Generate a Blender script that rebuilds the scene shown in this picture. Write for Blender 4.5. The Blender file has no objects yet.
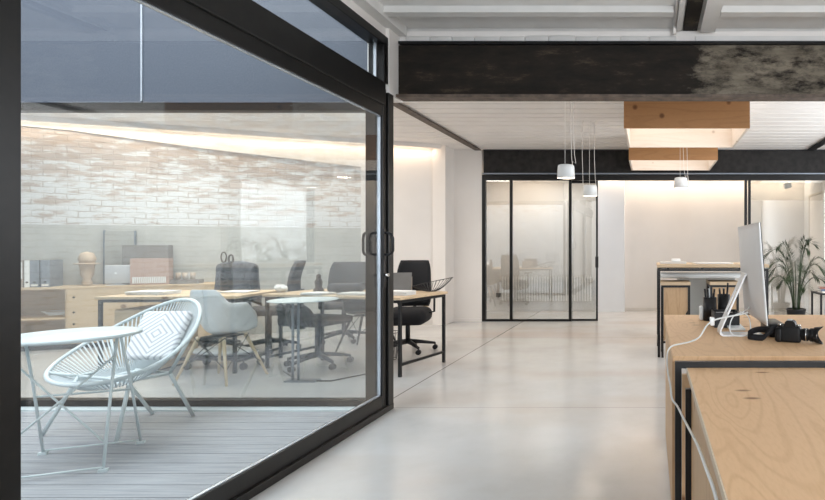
import bpy, bmesh, math, random
from mathutils import Vector, Matrix, Euler
R = math.radians
PI = math.pi
random.seed(7)
sc = bpy.context.scene
col = sc.collection

# ------------------------------------------------------------------ camera, sky, daylight, exposure
cam_d = bpy.data.cameras.new('camera')
cam_d.sensor_width = 36.0
cam_d.lens = 36.0 * 550 / 825
cam_d.shift_x = -(650 - 412.5) / 825
cam_d.shift_y = -(250 - 246) / 825
cam_d.clip_start = 0.05
cam = bpy.data.objects.new('camera', cam_d)
col.objects.link(cam)
cam.location = (0, 0, 1.234)
cam.rotation_euler = (R(90), 0, 0)
sc.camera = cam

w = bpy.data.worlds.new('overcast_sky')
sc.world = w
w.use_nodes = True
wn = w.node_tree.nodes
bg = wn['Background']
bg.inputs['Color'].default_value = (0.80, 0.90, 1.0, 1)
bg.inputs['Strength'].default_value = 1.0

sc.view_settings.view_transform = 'Standard'
sc.view_settings.look = 'None'
sc.view_settings.gamma = 1.0
sc.view_settings.use_curve_mapping = False
sc.view_settings.exposure = 0.13
sc.cycles.transparent_max_bounces = 24
sc.cycles.max_bounces = 10
sc.cycles.diffuse_bounces = 5
sc.cycles.sample_clamp_indirect = 4.0
sc.cycles.caustics_reflective = False
sc.cycles.caustics_refractive = False


def area(name, loc, rot, sx, sy, power, color):
    d = bpy.data.lights.new(name, 'AREA')
    d.shape = 'RECTANGLE'
    d.size, d.size_y = sx, sy
    d.energy = power
    d.color = color
    o = bpy.data.objects.new(name, d)
    col.objects.link(o)
    o.location = loc
    o.rotation_euler = rot
    return o


DAY = (0.90, 0.95, 1.0)
WARM = (1.0, 0.80, 0.60)
# added daylight at two invented, unseen windows, then sky over the open courtyard
area('window_daylight', (4.25, 5.85, 1.75), (0, R(90), 0), 1.7, 2.3, 130, DAY)
area('window_daylight', (1.85, -3.05, 1.7), (R(90), 0, 0), 3.0, 1.8, 190, DAY)
area('courtyard_sky', (-4.6, 1.6, 5.6), (0, 0, 0), 4.0, 4.0, 360, (0.86, 0.93, 1.0))
area('office_ceiling_light', (-5.0, 5.9, 2.76), (0, 0, 0), 3.4, 1.6, 115, (1.0, 0.96, 0.90))  # added fill to brighten the far office; no ceiling fitting there


# ------------------------------------------------------------------ materials
def newmat(name):
    m = bpy.data.materials.new(name)
    m.use_nodes = True
    nt = m.node_tree
    b = nt.nodes['Principled BSDF']
    return m, nt, b


def N(nt, typ, **kw):
    n = nt.nodes.new(typ)
    for k, v in kw.items():
        if k.startswith('i_'):
            n.inputs[k[2:].replace('_', ' ')].default_value = v
        else:
            setattr(n, k, v)
    return n


def L(nt, a, b):
    nt.links.new(a, b)


def c4(c):
    return (c[0], c[1], c[2], 1)


def coords(nt, scale=(1, 1, 1), rot=(0, 0, 0), world=False):
    if world:
        g = N(nt, 'ShaderNodeNewGeometry')
        src = g.outputs['Position']
    else:
        g = N(nt, 'ShaderNodeTexCoord')
        src = g.outputs['Object']
    mp = N(nt, 'ShaderNodeMapping')
    mp.inputs['Scale'].default_value = scale
    mp.inputs['Rotation'].default_value = rot
    L(nt, src, mp.inputs['Vector'])
    return mp.outputs['Vector']


def ramp(nt, fac, stops):
    r = N(nt, 'ShaderNodeValToRGB')
    e = r.color_ramp.elements
    while len(e) < len(stops):
        e.new(0.5)
    for k, (p, c) in enumerate(stops):
        e[k].position = p
        e[k].color = c4(c) if hasattr(c, '__len__') else (c, c, c, 1)
    L(nt, fac, r.inputs['Fac'])
    return r.outputs['Color']


def mixc(nt, fac, a, b, blend='MIX'):
    m = N(nt, 'ShaderNodeMix', data_type='RGBA', blend_type=blend)
    if isinstance(fac, (int, float)):
        m.inputs[0].default_value = fac
    else:
        L(nt, fac, m.inputs[0])
    for s, v in ((6, a), (7, b)):
        if hasattr(v, 'is_linked') or hasattr(v, 'links'):
            L(nt, v, m.inputs[s])
        else:
            m.inputs[s].default_value = c4(v)
    return m.outputs[2]


def bump(nt, b, h, strength=0.2, dist=0.01):
    n = N(nt, 'ShaderNodeBump')
    n.inputs['Strength'].default_value = strength
    n.inputs['Distance'].default_value = dist
    L(nt, h, n.inputs['Height'])
    L(nt, n.outputs['Normal'], b.inputs['Normal'])


def plain(name, color, rough=0.5, metal=0.0, var=0.06, scale=8, bmp=0.0, sheen=0.0):
    m, nt, b = newmat(name)
    v = coords(nt)
    n = N(nt, 'ShaderNodeTexNoise')
    n.inputs['Scale'].default_value = scale
    n.inputs['Detail'].default_value = 4
    L(nt, v, n.inputs['Vector'])
    lo = tuple(max(0, c * (1 - var)) for c in color)
    hi = tuple(min(1, c * (1 + var)) for c in color)
    L(nt, ramp(nt, n.outputs['Fac'], [(0.3, lo), (0.7, hi)]), b.inputs['Base Color'])
    b.inputs['Roughness'].default_value = rough
    b.inputs['Metallic'].default_value = metal
    if max(color) < 0.03:
        b.inputs['Specular IOR Level'].default_value = 0.3
    if sheen:
        b.inputs['Sheen Weight'].default_value = sheen
    if bmp:
        bump(nt, b, n.outputs['Fac'], bmp, 0.004)
    return m


def wood(name, base, dark, grain=(1.2, 7, 1.2), rings=11, knots=True, rough=0.5, rot=(0, 0, 0)):
    m, nt, b = newmat(name)
    v = coords(nt, grain, rot)
    n = N(nt, 'ShaderNodeTexNoise')
    n.inputs['Scale'].default_value = 0.9
    n.inputs['Detail'].default_value = 1.5
    n.inputs['Distortion'].default_value = 0.5
    L(nt, v, n.inputs['Vector'])
    mu = N(nt, 'ShaderNodeMath', operation='MULTIPLY')
    mu.inputs[1].default_value = rings * 6.283
    L(nt, n.outputs['Fac'], mu.inputs[0])
    si = N(nt, 'ShaderNodeMath', operation='SINE')
    L(nt, mu.outputs[0], si.inputs[0])
    c = ramp(nt, si.outputs[0], [(0.0, base), (0.55, tuple(x * 0.98 for x in base)), (1.0, tuple(0.45 * x + 0.55 * y for x, y in zip(base, dark)))])
    n2 = N(nt, 'ShaderNodeTexNoise')
    n2.inputs['Scale'].default_value = 22
    n2.inputs['Detail'].default_value = 6
    L(nt, v, n2.inputs['Vector'])
    c = mixc(nt, 0.35, c, ramp(nt, n2.outputs['Fac'], [(0.22, dark), (0.55, base)]), 'MIX')
    if knots:
        vk = coords(nt, (2.2, 4.5, 2.2), rot)
        vo = N(nt, 'ShaderNodeTexVoronoi')
        vo.inputs['Scale'].default_value = 1.4
        L(nt, vk, vo.inputs['Vector'])
        k = ramp(nt, vo.outputs['Distance'], [(0.065, 1.0), (0.115, 0.0)])
        c = mixc(nt, k, c, (dark[0] * 0.45, dark[1] * 0.36, dark[2] * 0.28))
    L(nt, c, b.inputs['Base Color'])
    b.inputs['Roughness'].default_value = rough
    bump(nt, b, n2.outputs['Fac'], 0.06, 0.002)
    return m


M = {}
M['black_metal'] = plain('black_metal', (0.012, 0.012, 0.013), 0.38, 0.0, 0.2)
M['frame_metal'] = plain('frame_metal', (0.007, 0.0065, 0.006), 0.38, 0.0, 0.25, 20)
M['black_plastic'] = plain('black_plastic', (0.014, 0.014, 0.016), 0.35)
M['black_fabric'] = plain('black_fabric', (0.013, 0.013, 0.015), 0.85, bmp=0.3, scale=200)
M['grey_fabric'] = plain('grey_fabric', (0.09, 0.095, 0.11), 0.9, bmp=0.4, scale=14, var=0.4)
M['grey_mesh'] = plain('grey_mesh', (0.05, 0.05, 0.055), 0.8, bmp=0.3, scale=150)
M['white_plastic'] = plain('white_plastic', (0.82, 0.85, 0.86), 0.32, var=0.02)
M['white_enamel'] = plain('white_enamel', (0.62, 0.69, 0.70), 0.35, var=0.03)
M['cord'] = plain('cord', (0.60, 0.66, 0.68), 0.45, var=0.03)
M['paper'] = plain('paper', (0.80, 0.80, 0.79), 0.7, var=0.03)
M['white_paint'] = plain('white_paint', (0.86, 0.83, 0.805), 0.6, var=0.03, scale=3)
M['joist_paint'] = plain('joist_paint', (0.74, 0.735, 0.72), 0.6, var=0.05, scale=5)
M['plaster'] = plain('plaster', (0.75, 0.71, 0.675), 0.75, var=0.025, scale=2.2, bmp=0.05)
M['plaster_cool'] = plain('plaster_cool', (0.74, 0.75, 0.77), 0.75, var=0.02, scale=2.2)
M['baseboard'] = plain('baseboard', (0.66, 0.62, 0.57), 0.55, var=0.03)
M['alu'] = plain('alu', (0.80, 0.81, 0.825), 0.38, 0.15, var=0.02)
M['alu_matte'] = plain('alu_matte', (0.56, 0.57, 0.59), 0.42, 0.35, var=0.02)
M['chrome'] = plain('chrome', (0.7, 0.7, 0.7), 0.12, 1.0)
M['galvanised'] = plain('galvanised', (0.22, 0.25, 0.29), 0.4, 0.5)
M['cardboard'] = plain('cardboard', (0.30, 0.255, 0.22), 0.8, var=0.08)
M['grey_card'] = plain('grey_card', (0.20, 0.19, 0.18), 0.8, var=0.08)
M['pink_card'] = plain('pink_card', (0.44, 0.31, 0.26), 0.8, var=0.06)
M['binder_grey'] = plain('binder_grey', (0.20, 0.225, 0.26), 0.6, var=0.15, scale=40)
M['terracotta'] = plain('terracotta', (0.50, 0.40, 0.31), 0.7)
M['leaf'] = plain('leaf', (0.030, 0.055, 0.022), 0.5, var=0.35, scale=5)
M['stem'] = plain('stem', (0.09, 0.10, 0.04), 0.6)
M['soil'] = plain('soil', (0.03, 0.022, 0.016), 0.95)
M['beech'] = plain('beech', (0.62, 0.48, 0.30), 0.5)
M['camera_black'] = plain('camera_black', (0.007, 0.007, 0.008), 0.45)
M['lens_glass'] = plain('lens_glass', (0.02, 0.03, 0.05), 0.05)
M['grey_plaster'] = plain('grey_plaster', (0.36, 0.36, 0.34), 0.8, var=0.08, scale=4)
M['steel_brown'] = plain('steel_brown', (0.10, 0.072, 0.055), 0.6, var=0.5, scale=14)
M['gasket'] = plain('gasket', (0.55, 0.60, 0.66), 0.25, 0.6)
M['radiator'] = plain('radiator', (0.86, 0.82, 0.78), 0.4)
M['plywood'] = wood('plywood', (0.76, 0.50, 0.29), (0.60, 0.36, 0.18), grain=(5.2, 1.1, 2), rings=13)
M['plywood_side'] = wood('plywood_side', (0.60, 0.40, 0.23), (0.44, 0.26, 0.13), grain=(5, 5, 1), rings=6)
M['plywood_pale'] = wood('plywood_pale', (0.62, 0.47, 0.31), (0.47, 0.33, 0.19), grain=(1, 3, 6), rings=5)
M['ply_edge'] = plain('ply_edge', (0.70, 0.58, 0.45), 0.6, var=0.08, scale=60)
M['pine'] = wood('pine', (0.43, 0.215, 0.085), (0.32, 0.15, 0.055), grain=(1, 4, 7), rings=4)
M['pine_pale'] = wood('pine_pale', (0.74, 0.66, 0.58), (0.66, 0.56, 0.46), grain=(1, 4, 9), rings=4)


def emit(name, color, strength):
    m, nt, b = newmat(name)
    b.inputs['Base Color'].default_value = c4(color)
    b.inputs['Emission Color'].default_value = c4(color)
    b.inputs['Emission Strength'].default_value = strength
    return m


M['lamp_glow'] = emit('lamp_glow', (1.0, 0.86, 0.70), 3.0)
M['skylight_glow'] = emit('skylight_glow', (1.0, 0.95, 0.90), 1.7)
M['led'] = emit('led', (1.0, 0.82, 0.62), 3.0)


def glass(name, ior=1.5, tint=(0.95, 0.97, 0.97), extra=0.0, rough=0.0):
    m = bpy.data.materials.new(name)
    m.use_nodes = True
    nt = m.node_tree
    nt.nodes.remove(nt.nodes['Principled BSDF'])
    out = nt.nodes['Material Output']
    lw = N(nt, 'ShaderNodeLayerWeight')
    lw.inputs['Blend'].default_value = 0.5
    pw = N(nt, 'ShaderNodeMath', operation='POWER')
    pw.inputs[1].default_value = 5.0
    L(nt, lw.outputs['Facing'], pw.inputs[0])
    f0 = ((ior - 1) / (ior + 1)) ** 2
    fr = N(nt, 'ShaderNodeMath', operation='MULTIPLY_ADD')
    fr.inputs[1].default_value = 1 - f0
    fr.inputs[2].default_value = f0
    L(nt, pw.outputs[0], fr.inputs[0])
    tr = N(nt, 'ShaderNodeBsdfTransparent')
    tr.inputs['Color'].default_value = c4(tint)
    gl = N(nt, 'ShaderNodeBsdfGlossy')
    gl.inputs['Roughness'].default_value = rough
    gl.inputs['Color'].default_value = (1, 1, 1, 1)
    ad = N(nt, 'ShaderNodeMath', operation='ADD', use_clamp=True)
    ad.inputs[1].default_value = extra
    L(nt, fr.outputs[0], ad.inputs[0])
    mx = N(nt, 'ShaderNodeMixShader')
    L(nt, ad.outputs[0], mx.inputs[0])
    L(nt, tr.outputs[0], mx.inputs[1])
    L(nt, gl.outputs[0], mx.inputs[2])
    L(nt, mx.outputs[0], out.inputs['Surface'])
    return m


M['glass'] = glass('glass', 1.45, extra=0.01)
M['glass_far'] = glass('glass_far', 1.6, (0.96, 0.975, 0.975), 0.06)
M['glass_partition'] = glass('glass_partition', 1.5, extra=0.14)


def mat_floor():
    m, nt, b = newmat('polished_concrete')
    v = coords(nt, world=True)
    n = N(nt, 'ShaderNodeTexNoise')
    n.inputs['Scale'].default_value = 1.1
    n.inputs['Detail'].default_value = 8
    n.inputs['Roughness'].default_value = 0.65
    L(nt, v, n.inputs['Vector'])
    c = ramp(nt, n.outputs['Fac'], [(0.3, (0.50, 0.495, 0.485)), (0.5, (0.565, 0.565, 0.56)), (0.72, (0.62, 0.62, 0.62))])
    n2 = N(nt, 'ShaderNodeTexNoise')
    n2.inputs['Scale'].default_value = 60
    n2.inputs['Detail'].default_value = 3
    L(nt, v, n2.inputs['Vector'])
    c = mixc(nt, 0.0, c, ramp(nt, n2.outputs['Fac'], [(0.35, (0.3, 0.29, 0.28)), (0.6, (0.8, 0.8, 0.8))]))
    # saw-cut joints in the slab
    sp = N(nt, 'ShaderNodeSeparateXYZ')
    g = N(nt, 'ShaderNodeNewGeometry')
    L(nt, g.outputs['Position'], sp.inputs[0])
    tot = None
    for ax, pos, wd in (('X', -2.08, 0.006), ('Y', 4.2, 0.0025), ('Y', 7.4, 0.003)):
        s = N(nt, 'ShaderNodeMath', operation='SUBTRACT')
        s.inputs[1].default_value = pos
        L(nt, sp.outputs[ax], s.inputs[0])
        a = N(nt, 'ShaderNodeMath', operation='ABSOLUTE')
        L(nt, s.outputs[0], a.inputs[0])
        l = N(nt, 'ShaderNodeMath', operation='LESS_THAN')
        l.inputs[1].default_value = wd
        L(nt, a.outputs[0], l.inputs[0])
        if tot is None:
            tot = l.outputs[0]
        else:
            mx = N(nt, 'ShaderNodeMath', operation='MAXIMUM')
            L(nt, tot, mx.inputs[0])
            L(nt, l.outputs[0], mx.inputs[1])
            tot = mx.outputs[0]
    n3 = N(nt, 'ShaderNodeTexNoise')  # brown mottling that puts the rear's warm reflected light into the slab colour
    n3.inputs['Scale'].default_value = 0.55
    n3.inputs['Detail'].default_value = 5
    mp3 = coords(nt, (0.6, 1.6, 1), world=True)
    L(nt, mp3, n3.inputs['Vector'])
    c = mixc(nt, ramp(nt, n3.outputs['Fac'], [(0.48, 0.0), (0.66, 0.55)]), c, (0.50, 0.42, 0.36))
    c = mixc(nt, tot, c, (0.2, 0.185, 0.17))
    L(nt, c, b.inputs['Base Color'])
    b.inputs['Roughness'].default_value = 0.22
    return m


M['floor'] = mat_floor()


def mat_beam():
    m, nt, b = newmat('weathered_beam')
    v = coords(nt, (0.9, 1, 3.2), world=True)
    n = N(nt, 'ShaderNodeTexNoise')
    n.inputs['Scale'].default_value = 3.0
    n.inputs['Detail'].default_value = 9
    n.inputs['Roughness'].default_value = 0.7
    L(nt, v, n.inputs['Vector'])
    base = ramp(nt, n.outputs['Fac'], [(0.35, (0.010, 0.009, 0.008)), (0.56, (0.022, 0.017, 0.013)), (0.72, (0.10, 0.075, 0.05))])
    sp = N(nt, 'ShaderNodeSeparateXYZ')
    g = N(nt, 'ShaderNodeNewGeometry')
    L(nt, g.outputs['Position'], sp.inputs[0])
    v2 = coords(nt, (1.2, 1, 3.0), world=True)
    n2 = N(nt, 'ShaderNodeTexNoise')
    n2.inputs['Scale'].default_value = 4.2
    n2.inputs['Detail'].default_value = 10
    n2.inputs['Roughness'].default_value = 0.72
    L(nt, v2, n2.inputs['Vector'])
    # residue of old render on the right-hand length of the beam
    mr = N(nt, 'ShaderNodeMapRange')
    mr.inputs['From Min'].default_value = 0.18
    mr.inputs['From Max'].default_value = 0.42
    mr.inputs['To Min'].default_value = -0.35
    mr.inputs['To Max'].default_value = 0.05
    L(nt, sp.outputs['X'], mr.inputs['Value'])
    ad = N(nt, 'ShaderNodeMath', operation='ADD')
    L(nt, n2.outputs['Fac'], ad.inputs[0])
    L(nt, mr.outputs[0], ad.inputs[1])
    k = ramp(nt, ad.outputs[0], [(0.42, 0.0), (0.60, 1.0)])
    res = ramp(nt, n.outputs['Fac'], [(0.3, (0.09, 0.075, 0.055)), (0.7, (0.27, 0.235, 0.185))])
    L(nt, mixc(nt, k, base, res), b.inputs['Base Color'])
    b.inputs['Roughness'].default_value = 0.7
    b.inputs['Specular IOR Level'].default_value = 0.2
    bump(nt, b, n2.outputs['Fac'], 0.3, 0.01)
    return m


M['beam'] = mat_beam()
M['beam_back'] = plain('beam_back', (0.018, 0.016, 0.015), 0.6, var=0.5, scale=10, bmp=0.2)


def mat_brick(name, white=0.5, dado=None):
    m, nt, b = newmat(name)
    tc = N(nt, 'ShaderNodeTexCoord')
    sp = N(nt, 'ShaderNodeSeparateXYZ')
    L(nt, tc.outputs['Object'], sp.inputs[0])
    cb = N(nt, 'ShaderNodeCombineXYZ')
    L(nt, sp.outputs['X'], cb.inputs['X'])
    L(nt, sp.outputs['Z'], cb.inputs['Y'])
    nz = N(nt, 'ShaderNodeTexNoise')
    nz.inputs['Scale'].default_value = 5
    L(nt, cb.outputs[0], nz.inputs['Vector'])
    ad = N(nt, 'ShaderNodeMix', data_type='VECTOR')
    ad.inputs[0].default_value = 0.05
    L(nt, cb.outputs[0], ad.inputs[4])
    L(nt, nz.outputs['Color'], ad.inputs[5])
    br = N(nt, 'ShaderNodeTexBrick')
    br.inputs['Scale'].default_value = 1.0
    br.inputs['Brick Width'].default_value = 0.21
    br.inputs['Row Height'].default_value = 0.07
    br.inputs['Mortar Size'].default_value = 0.008
    br.inputs['Mortar Smooth'].default_value = 0.4
    br.inputs['Color1'].default_value = (0.43, 0.35, 0.30, 1)
    br.inputs['Color2'].default_value = (0.54, 0.45, 0.395, 1)
    br.inputs['Mortar'].default_value = (0.44, 0.37, 0.32, 1)
    L(nt, ad.outputs[1], br.inputs['Vector'])
    mp = N(nt, 'ShaderNodeMapping')
    mp.inputs['Scale'].default_value = (1.0, 3.4, 1)
    L(nt, cb.outputs[0], mp.inputs['Vector'])
    n = N(nt, 'ShaderNodeTexNoise')
    n.inputs['Scale'].default_value = 3.2
    n.inputs['Detail'].default_value = 9
    n.inputs['Roughness'].default_value = 0.66
    L(nt, mp.outputs[0], n.inputs['Vector'])
    # more paint lower down
    mr = N(nt, 'ShaderNodeMapRange')
    mr.inputs['From Min'].default_value = 1.5
    mr.inputs['From Max'].default_value = 2.75
    mr.inputs['To Min'].default_value = white - 0.40
    mr.inputs['To Max'].default_value = white - 0.62
    L(nt, sp.outputs['Z'], mr.inputs['Value'])
    a2 = N(nt, 'ShaderNodeMath', operation='ADD')
    L(nt, n.outputs['Fac'], a2.inputs[0])
    L(nt, mr.outputs[0], a2.inputs[1])
    k = ramp(nt, a2.outputs[0], [(0.44, 0.0), (0.54, 1.0)])
    paint = mixc(nt, br.outputs['Fac'], (0.68, 0.69, 0.70), ramp(nt, nz.outputs['Fac'], [(0.42, (0.66, 0.66, 0.66)), (0.58, (0.47, 0.44, 0.41))]))
    c = mixc(nt, k, br.outputs['Color'], paint)
    if dado is not None:
        l = N(nt, 'ShaderNodeMath', operation='LESS_THAN')
        l.inputs[1].default_value = dado
        L(nt, sp.outputs['Z'], l.inputs[0])
        c = mixc(nt, l.outputs[0], c, ramp(nt, nz.outputs['Fac'], [(0.3, (0.44, 0.44, 0.42)), (0.7, (0.50, 0.50, 0.475))]))
        l2 = N(nt, 'ShaderNodeMath', operation='GREATER_THAN')
        l2.inputs[1].default_value = dado
        L(nt, sp.outputs['Z'], l2.inputs[0])
        mh = N(nt, 'ShaderNodeMath', operation='MULTIPLY')
        inv = N(nt, 'ShaderNodeMath', operation='SUBTRACT')
        inv.inputs[0].default_value = 1
        L(nt, br.outputs['Fac'], inv.inputs[1])
        L(nt, inv.outputs[0], mh.inputs[0])
        L(nt, l2.outputs[0], mh.inputs[1])
        bump(nt, b, mh.outputs[0], 0.5, 0.012)
    L(nt, c, b.inputs['Base Color'])
    b.inputs['Roughness'].default_value = 0.75
    return m


M['brick_inside'] = mat_brick('brick_inside', 0.50, 1.5)
M['brick_yard'] = mat_brick('brick_yard', 0.62)


def mat_deck():
    m, nt, b = newmat('deck_boards')
    v = coords(nt, (0.8, 14, 1), world=True)
    n = N(nt, 'ShaderNodeTexNoise')
    n.inputs['Scale'].default_value = 4
    n.inputs['Detail'].default_value = 6
    L(nt, v, n.inputs['Vector'])
    L(nt, ramp(nt, n.outputs['Fac'], [(0.3, (0.24, 0.25, 0.27)), (0.7, (0.36, 0.375, 0.40))]), b.inputs['Base Color'])
    b.inputs['Roughness'].default_value = 0.6
    return m


M['deck'] = mat_deck()


def mat_cladding():
    m, nt, b = newmat('slate_cladding')
    v = coords(nt, (1, 1, 1), world=True)
    n = N(nt, 'ShaderNodeTexNoise')
    n.inputs['Scale'].default_value = 90
    n.inputs['Detail'].default_value = 3
    L(nt, v, n.inputs['Vector'])
    L(nt, ramp(nt, n.outputs['Fac'], [(0.3, (0.085, 0.10, 0.13)), (0.7, (0.115, 0.13, 0.165))]), b.inputs['Base Color'])
    b.inputs['Roughness'].default_value = 0.45
    return m


M['cladding'] = mat_cladding()


def mat_cushion():
    m, nt, b = newmat('diamond_cushion')
    tc = N(nt, 'ShaderNodeTexCoord')
    sp = N(nt, 'ShaderNodeSeparateXYZ')
    L(nt, tc.outputs['Object'], sp.inputs[0])
    ax = N(nt, 'ShaderNodeMath', operation='ABSOLUTE')
    L(nt, sp.outputs['X'], ax.inputs[0])
    ay = N(nt, 'ShaderNodeMath', operation='ABSOLUTE')
    L(nt, sp.outputs['Y'], ay.inputs[0])
    ad = N(nt, 'ShaderNodeMath', operation='ADD')
    L(nt, ax.outputs[0], ad.inputs[0])
    L(nt, ay.outputs[0], ad.inputs[1])
    mu = N(nt, 'ShaderNodeMath', operation='MULTIPLY')
    mu.inputs[1].default_value = 26
    L(nt, ad.outputs[0], mu.inputs[0])
    fr = N(nt, 'ShaderNodeMath', operation='FRACT')
    L(nt, mu.outputs[0], fr.inputs[0])
    L(nt, ramp(nt, fr.outputs[0], [(0.60, (0.80, 0.81, 0.82)), (0.66, (0.48, 0.50, 0.53))]), b.inputs['Base Color'])
    b.inputs['Roughness'].default_value = 0.85
    return m


M['cushion'] = mat_cushion()


# ------------------------------------------------------------------ mesh helpers
class MB:
    def __init__(s):
        s.bm = bmesh.new()

    def box(s, x0, x1, y0, y1, z0, z1, mat=None):
        vs = [s.bm.verts.new(p) for p in ((x0, y0, z0), (x1, y0, z0), (x1, y1, z0), (x0, y1, z0), (x0, y0, z1), (x1, y0, z1), (x1, y1, z1), (x0, y1, z1))]
        if mat is not None:
            for v in vs:
                v.co = mat @ v.co
        for f in ((3, 2, 1, 0), (4, 5, 6, 7), (0, 1, 5, 4), (1, 2, 6, 5), (2, 3, 7, 6), (3, 0, 4, 7)):
            s.bm.faces.new([vs[i] for i in f])
        return s

    def bbox(s, x0, x1, y0, y1, z0, z1, r=0.01, seg=3, mat=None):
        b2 = bmesh.new()
        bmesh.ops.create_cube(b2, size=1)
        for v in b2.verts:
            v.co = Vector(((x0 + x1) / 2 + v.co.x * (x1 - x0), (y0 + y1) / 2 + v.co.y * (y1 - y0), (z0 + z1) / 2 + v.co.z * (z1 - z0)))
        bmesh.ops.bevel(b2, geom=b2.edges[:], offset=r, segments=seg, affect='EDGES', profile=0.5)
        for f in b2.faces:
            f.smooth = True
        s.merge(b2, mat)
        return s

    def merge(s, b2, mat=None):
        mp = {}
        for v in b2.verts:
            mp[v] = s.bm.verts.new(mat @ v.co if mat is not None else v.co)
        for f in b2.faces:
            try:
                nf = s.bm.faces.new([mp[v] for v in f.verts])
                nf.smooth = f.smooth
            except ValueError:
                pass
        b2.free()

    def bar(s, p0, p1, wd, ht=None):
        """square bar between two points"""
        ht = ht or wd
        p0, p1 = Vector(p0), Vector(p1)
        d = p1 - p0
        ln = d.length
        q = d.to_track_quat('Z', 'Y')
        if abs(d.normalized().z) > 0.999:
            q = Euler((0, 0, 0)).to_quaternion()
            if d.z < 0:
                p0, p1 = p1, p0
        mt = Matrix.Translation(p0) @ q.to_matrix().to_4x4()
        return s.box(-wd / 2, wd / 2, -ht / 2, ht / 2, 0, ln, mt)

    def tube(s, pts, r, seg=8, closed=False, caps=True):
        pts = [Vector(p) for p in pts]
        n = len(pts)
        rr = r if hasattr(r, '__len__') else [r] * n
        rings = []
        up = None
        for i, p in enumerate(pts):
            if closed:
                t = (pts[(i + 1) % n] - pts[i - 1])
            else:
                t = pts[min(i + 1, n - 1)] - pts[max(i - 1, 0)]
            t = t.normalized() if t.length > 1e-9 else Vector((0, 0, 1))
            if up is None:
                up = Vector((0, 0, 1)) if abs(t.z) < 0.9 else Vector((1, 0, 0))
            a = t.cross(up)
            if a.length < 1e-6:
                a = t.orthogonal()
            a.normalize()
            b = a.cross(t).normalized()
            up = b
            rings.append([s.bm.verts.new(p + a * rr[i] * math.cos(2 * PI * k / seg) + b * rr[i] * math.sin(2 * PI * k / seg)) for k in range(seg)])
        m = n if closed else n - 1
        for i in range(m):
            A, B = rings[i], rings[(i + 1) % n]
            for k in range(seg):
                f = s.bm.faces.new([A[k], A[(k + 1) % seg], B[(k + 1) % seg], B[k]])
                f.smooth = True
        if not closed and caps:
            s.bm.faces.new(rings[0][::-1])
            s.bm.faces.new(rings[-1])
        return s

    def cyl(s, p0, p1, r, seg=16, r1=None):
        return s.tube([p0, p1], [r, r if r1 is None else r1], seg)

    def lathe(s, prof, c=(0, 0, 0), seg=24, mat=None, smooth=True):
        c = Vector(c)
        rings = []
        for (r, z) in prof:
            ring = []
            for k in range(seg):
                p = Vector((max(r, 1e-5) * math.cos(2 * PI * k / seg), max(r, 1e-5) * math.sin(2 * PI * k / seg), z))
                if mat is not None:
                    p = mat @ p
                ring.append(s.bm.verts.new(c + p))
            rings.append(ring)
        for i in range(len(rings) - 1):
            for k in range(seg):
                f = s.bm.faces.new([rings[i][k], rings[i][(k + 1) % seg], rings[i + 1][(k + 1) % seg], rings[i + 1][k]])
                f.smooth = smooth
        s.bm.faces.new(rings[0][::-1])
        s.bm.faces.new(rings[-1])
        return s

    def prism(s, poly, d0, d1, axis='Y', mat=None):
        """poly of 2D points extruded along axis between d0 and d1"""
        def P(a, b, d):
            p = {'Y': (a, d, b), 'X': (d, a, b), 'Z': (a, b, d)}[axis]
            p = Vector(p)
            return mat @ p if mat is not None else p
        A = [s.bm.verts.new(P(a, b, d0)) for a, b in poly]
        B = [s.bm.verts.new(P(a, b, d1)) for a, b in poly]
        n = len(poly)
        s.bm.faces.new(A)
        s.bm.faces.new(B[::-1])
        for i in range(n):
            s.bm.faces.new([A[i], B[i], B[(i + 1) % n], A[(i + 1) % n]])
        return s

    def surf(s, fn, nu, nv, thick=0.0, closed_u=False):
        """grid surface fn(u,v)->Vector, thickened by fn normals later through solidify-like copy"""
        g = [[Vector(fn(i / nu, j / nv)) for j in range(nv + 1)] for i in range(nu + 1)]
        top = [[s.bm.verts.new(p) for p in row] for row in g]
        for i in range(nu):
            for j in range(nv):
                f = s.bm.faces.new([top[i][j], top[i + 1][j], top[i + 1][j + 1], top[i][j + 1]])
                f.smooth = True
        if thick:
            bot = []
            for i in range(nu + 1):
                row = []
                for j in range(nv + 1):
                    du = g[min(i + 1, nu)][j] - g[max(i - 1, 0)][j]
                    dv = g[i][min(j + 1, nv)] - g[i][max(j - 1, 0)]
                    nn = du.cross(dv)
                    nn = nn.normalized() if nn.length > 1e-9 else Vector((0, 0, 1))
                    row.append(s.bm.verts.new(g[i][j] - nn * thick))
                bot.append(row)
            for i in range(nu):
                for j in range(nv):
                    f = s.bm.faces.new([bot[i][j + 1], bot[i + 1][j + 1], bot[i + 1][j], bot[i][j]])
                    f.smooth = True
            for i in range(nu):
                s.bm.faces.new([top[i][0], bot[i][0], bot[i + 1][0], top[i + 1][0]])
                s.bm.faces.new([top[i + 1][nv], bot[i + 1][nv], bot[i][nv], top[i][nv]])
            for j in range(nv):
                s.bm.faces.new([top[0][j + 1], bot[0][j + 1], bot[0][j], top[0][j]])
                s.bm.faces.new([top[nu][j], bot[nu][j], bot[nu][j + 1], top[nu][j + 1]])
        return s

    def build(s, name, mat, parent=None, bevel=0.0, loc=None, rot=None):
        bmesh.ops.recalc_face_normals(s.bm, faces=s.bm.faces[:])
        me = bpy.data.meshes.new(name)
        s.bm.to_mesh(me)
        s.bm.free()
        me.materials.append(M[mat] if isinstance(mat, str) else mat)
        o = bpy.data.objects.new(name, me)
        col.objects.link(o)
        if parent is not None:
            o.parent = parent
        if loc:
            o.location = loc
        if rot:
            o.rotation_euler = rot
        if bevel:
            b = o.modifiers.new('bevel', 'BEVEL')
            b.width = bevel
            b.segments = 2
            b.limit_method = 'ANGLE'
        return o


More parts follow.
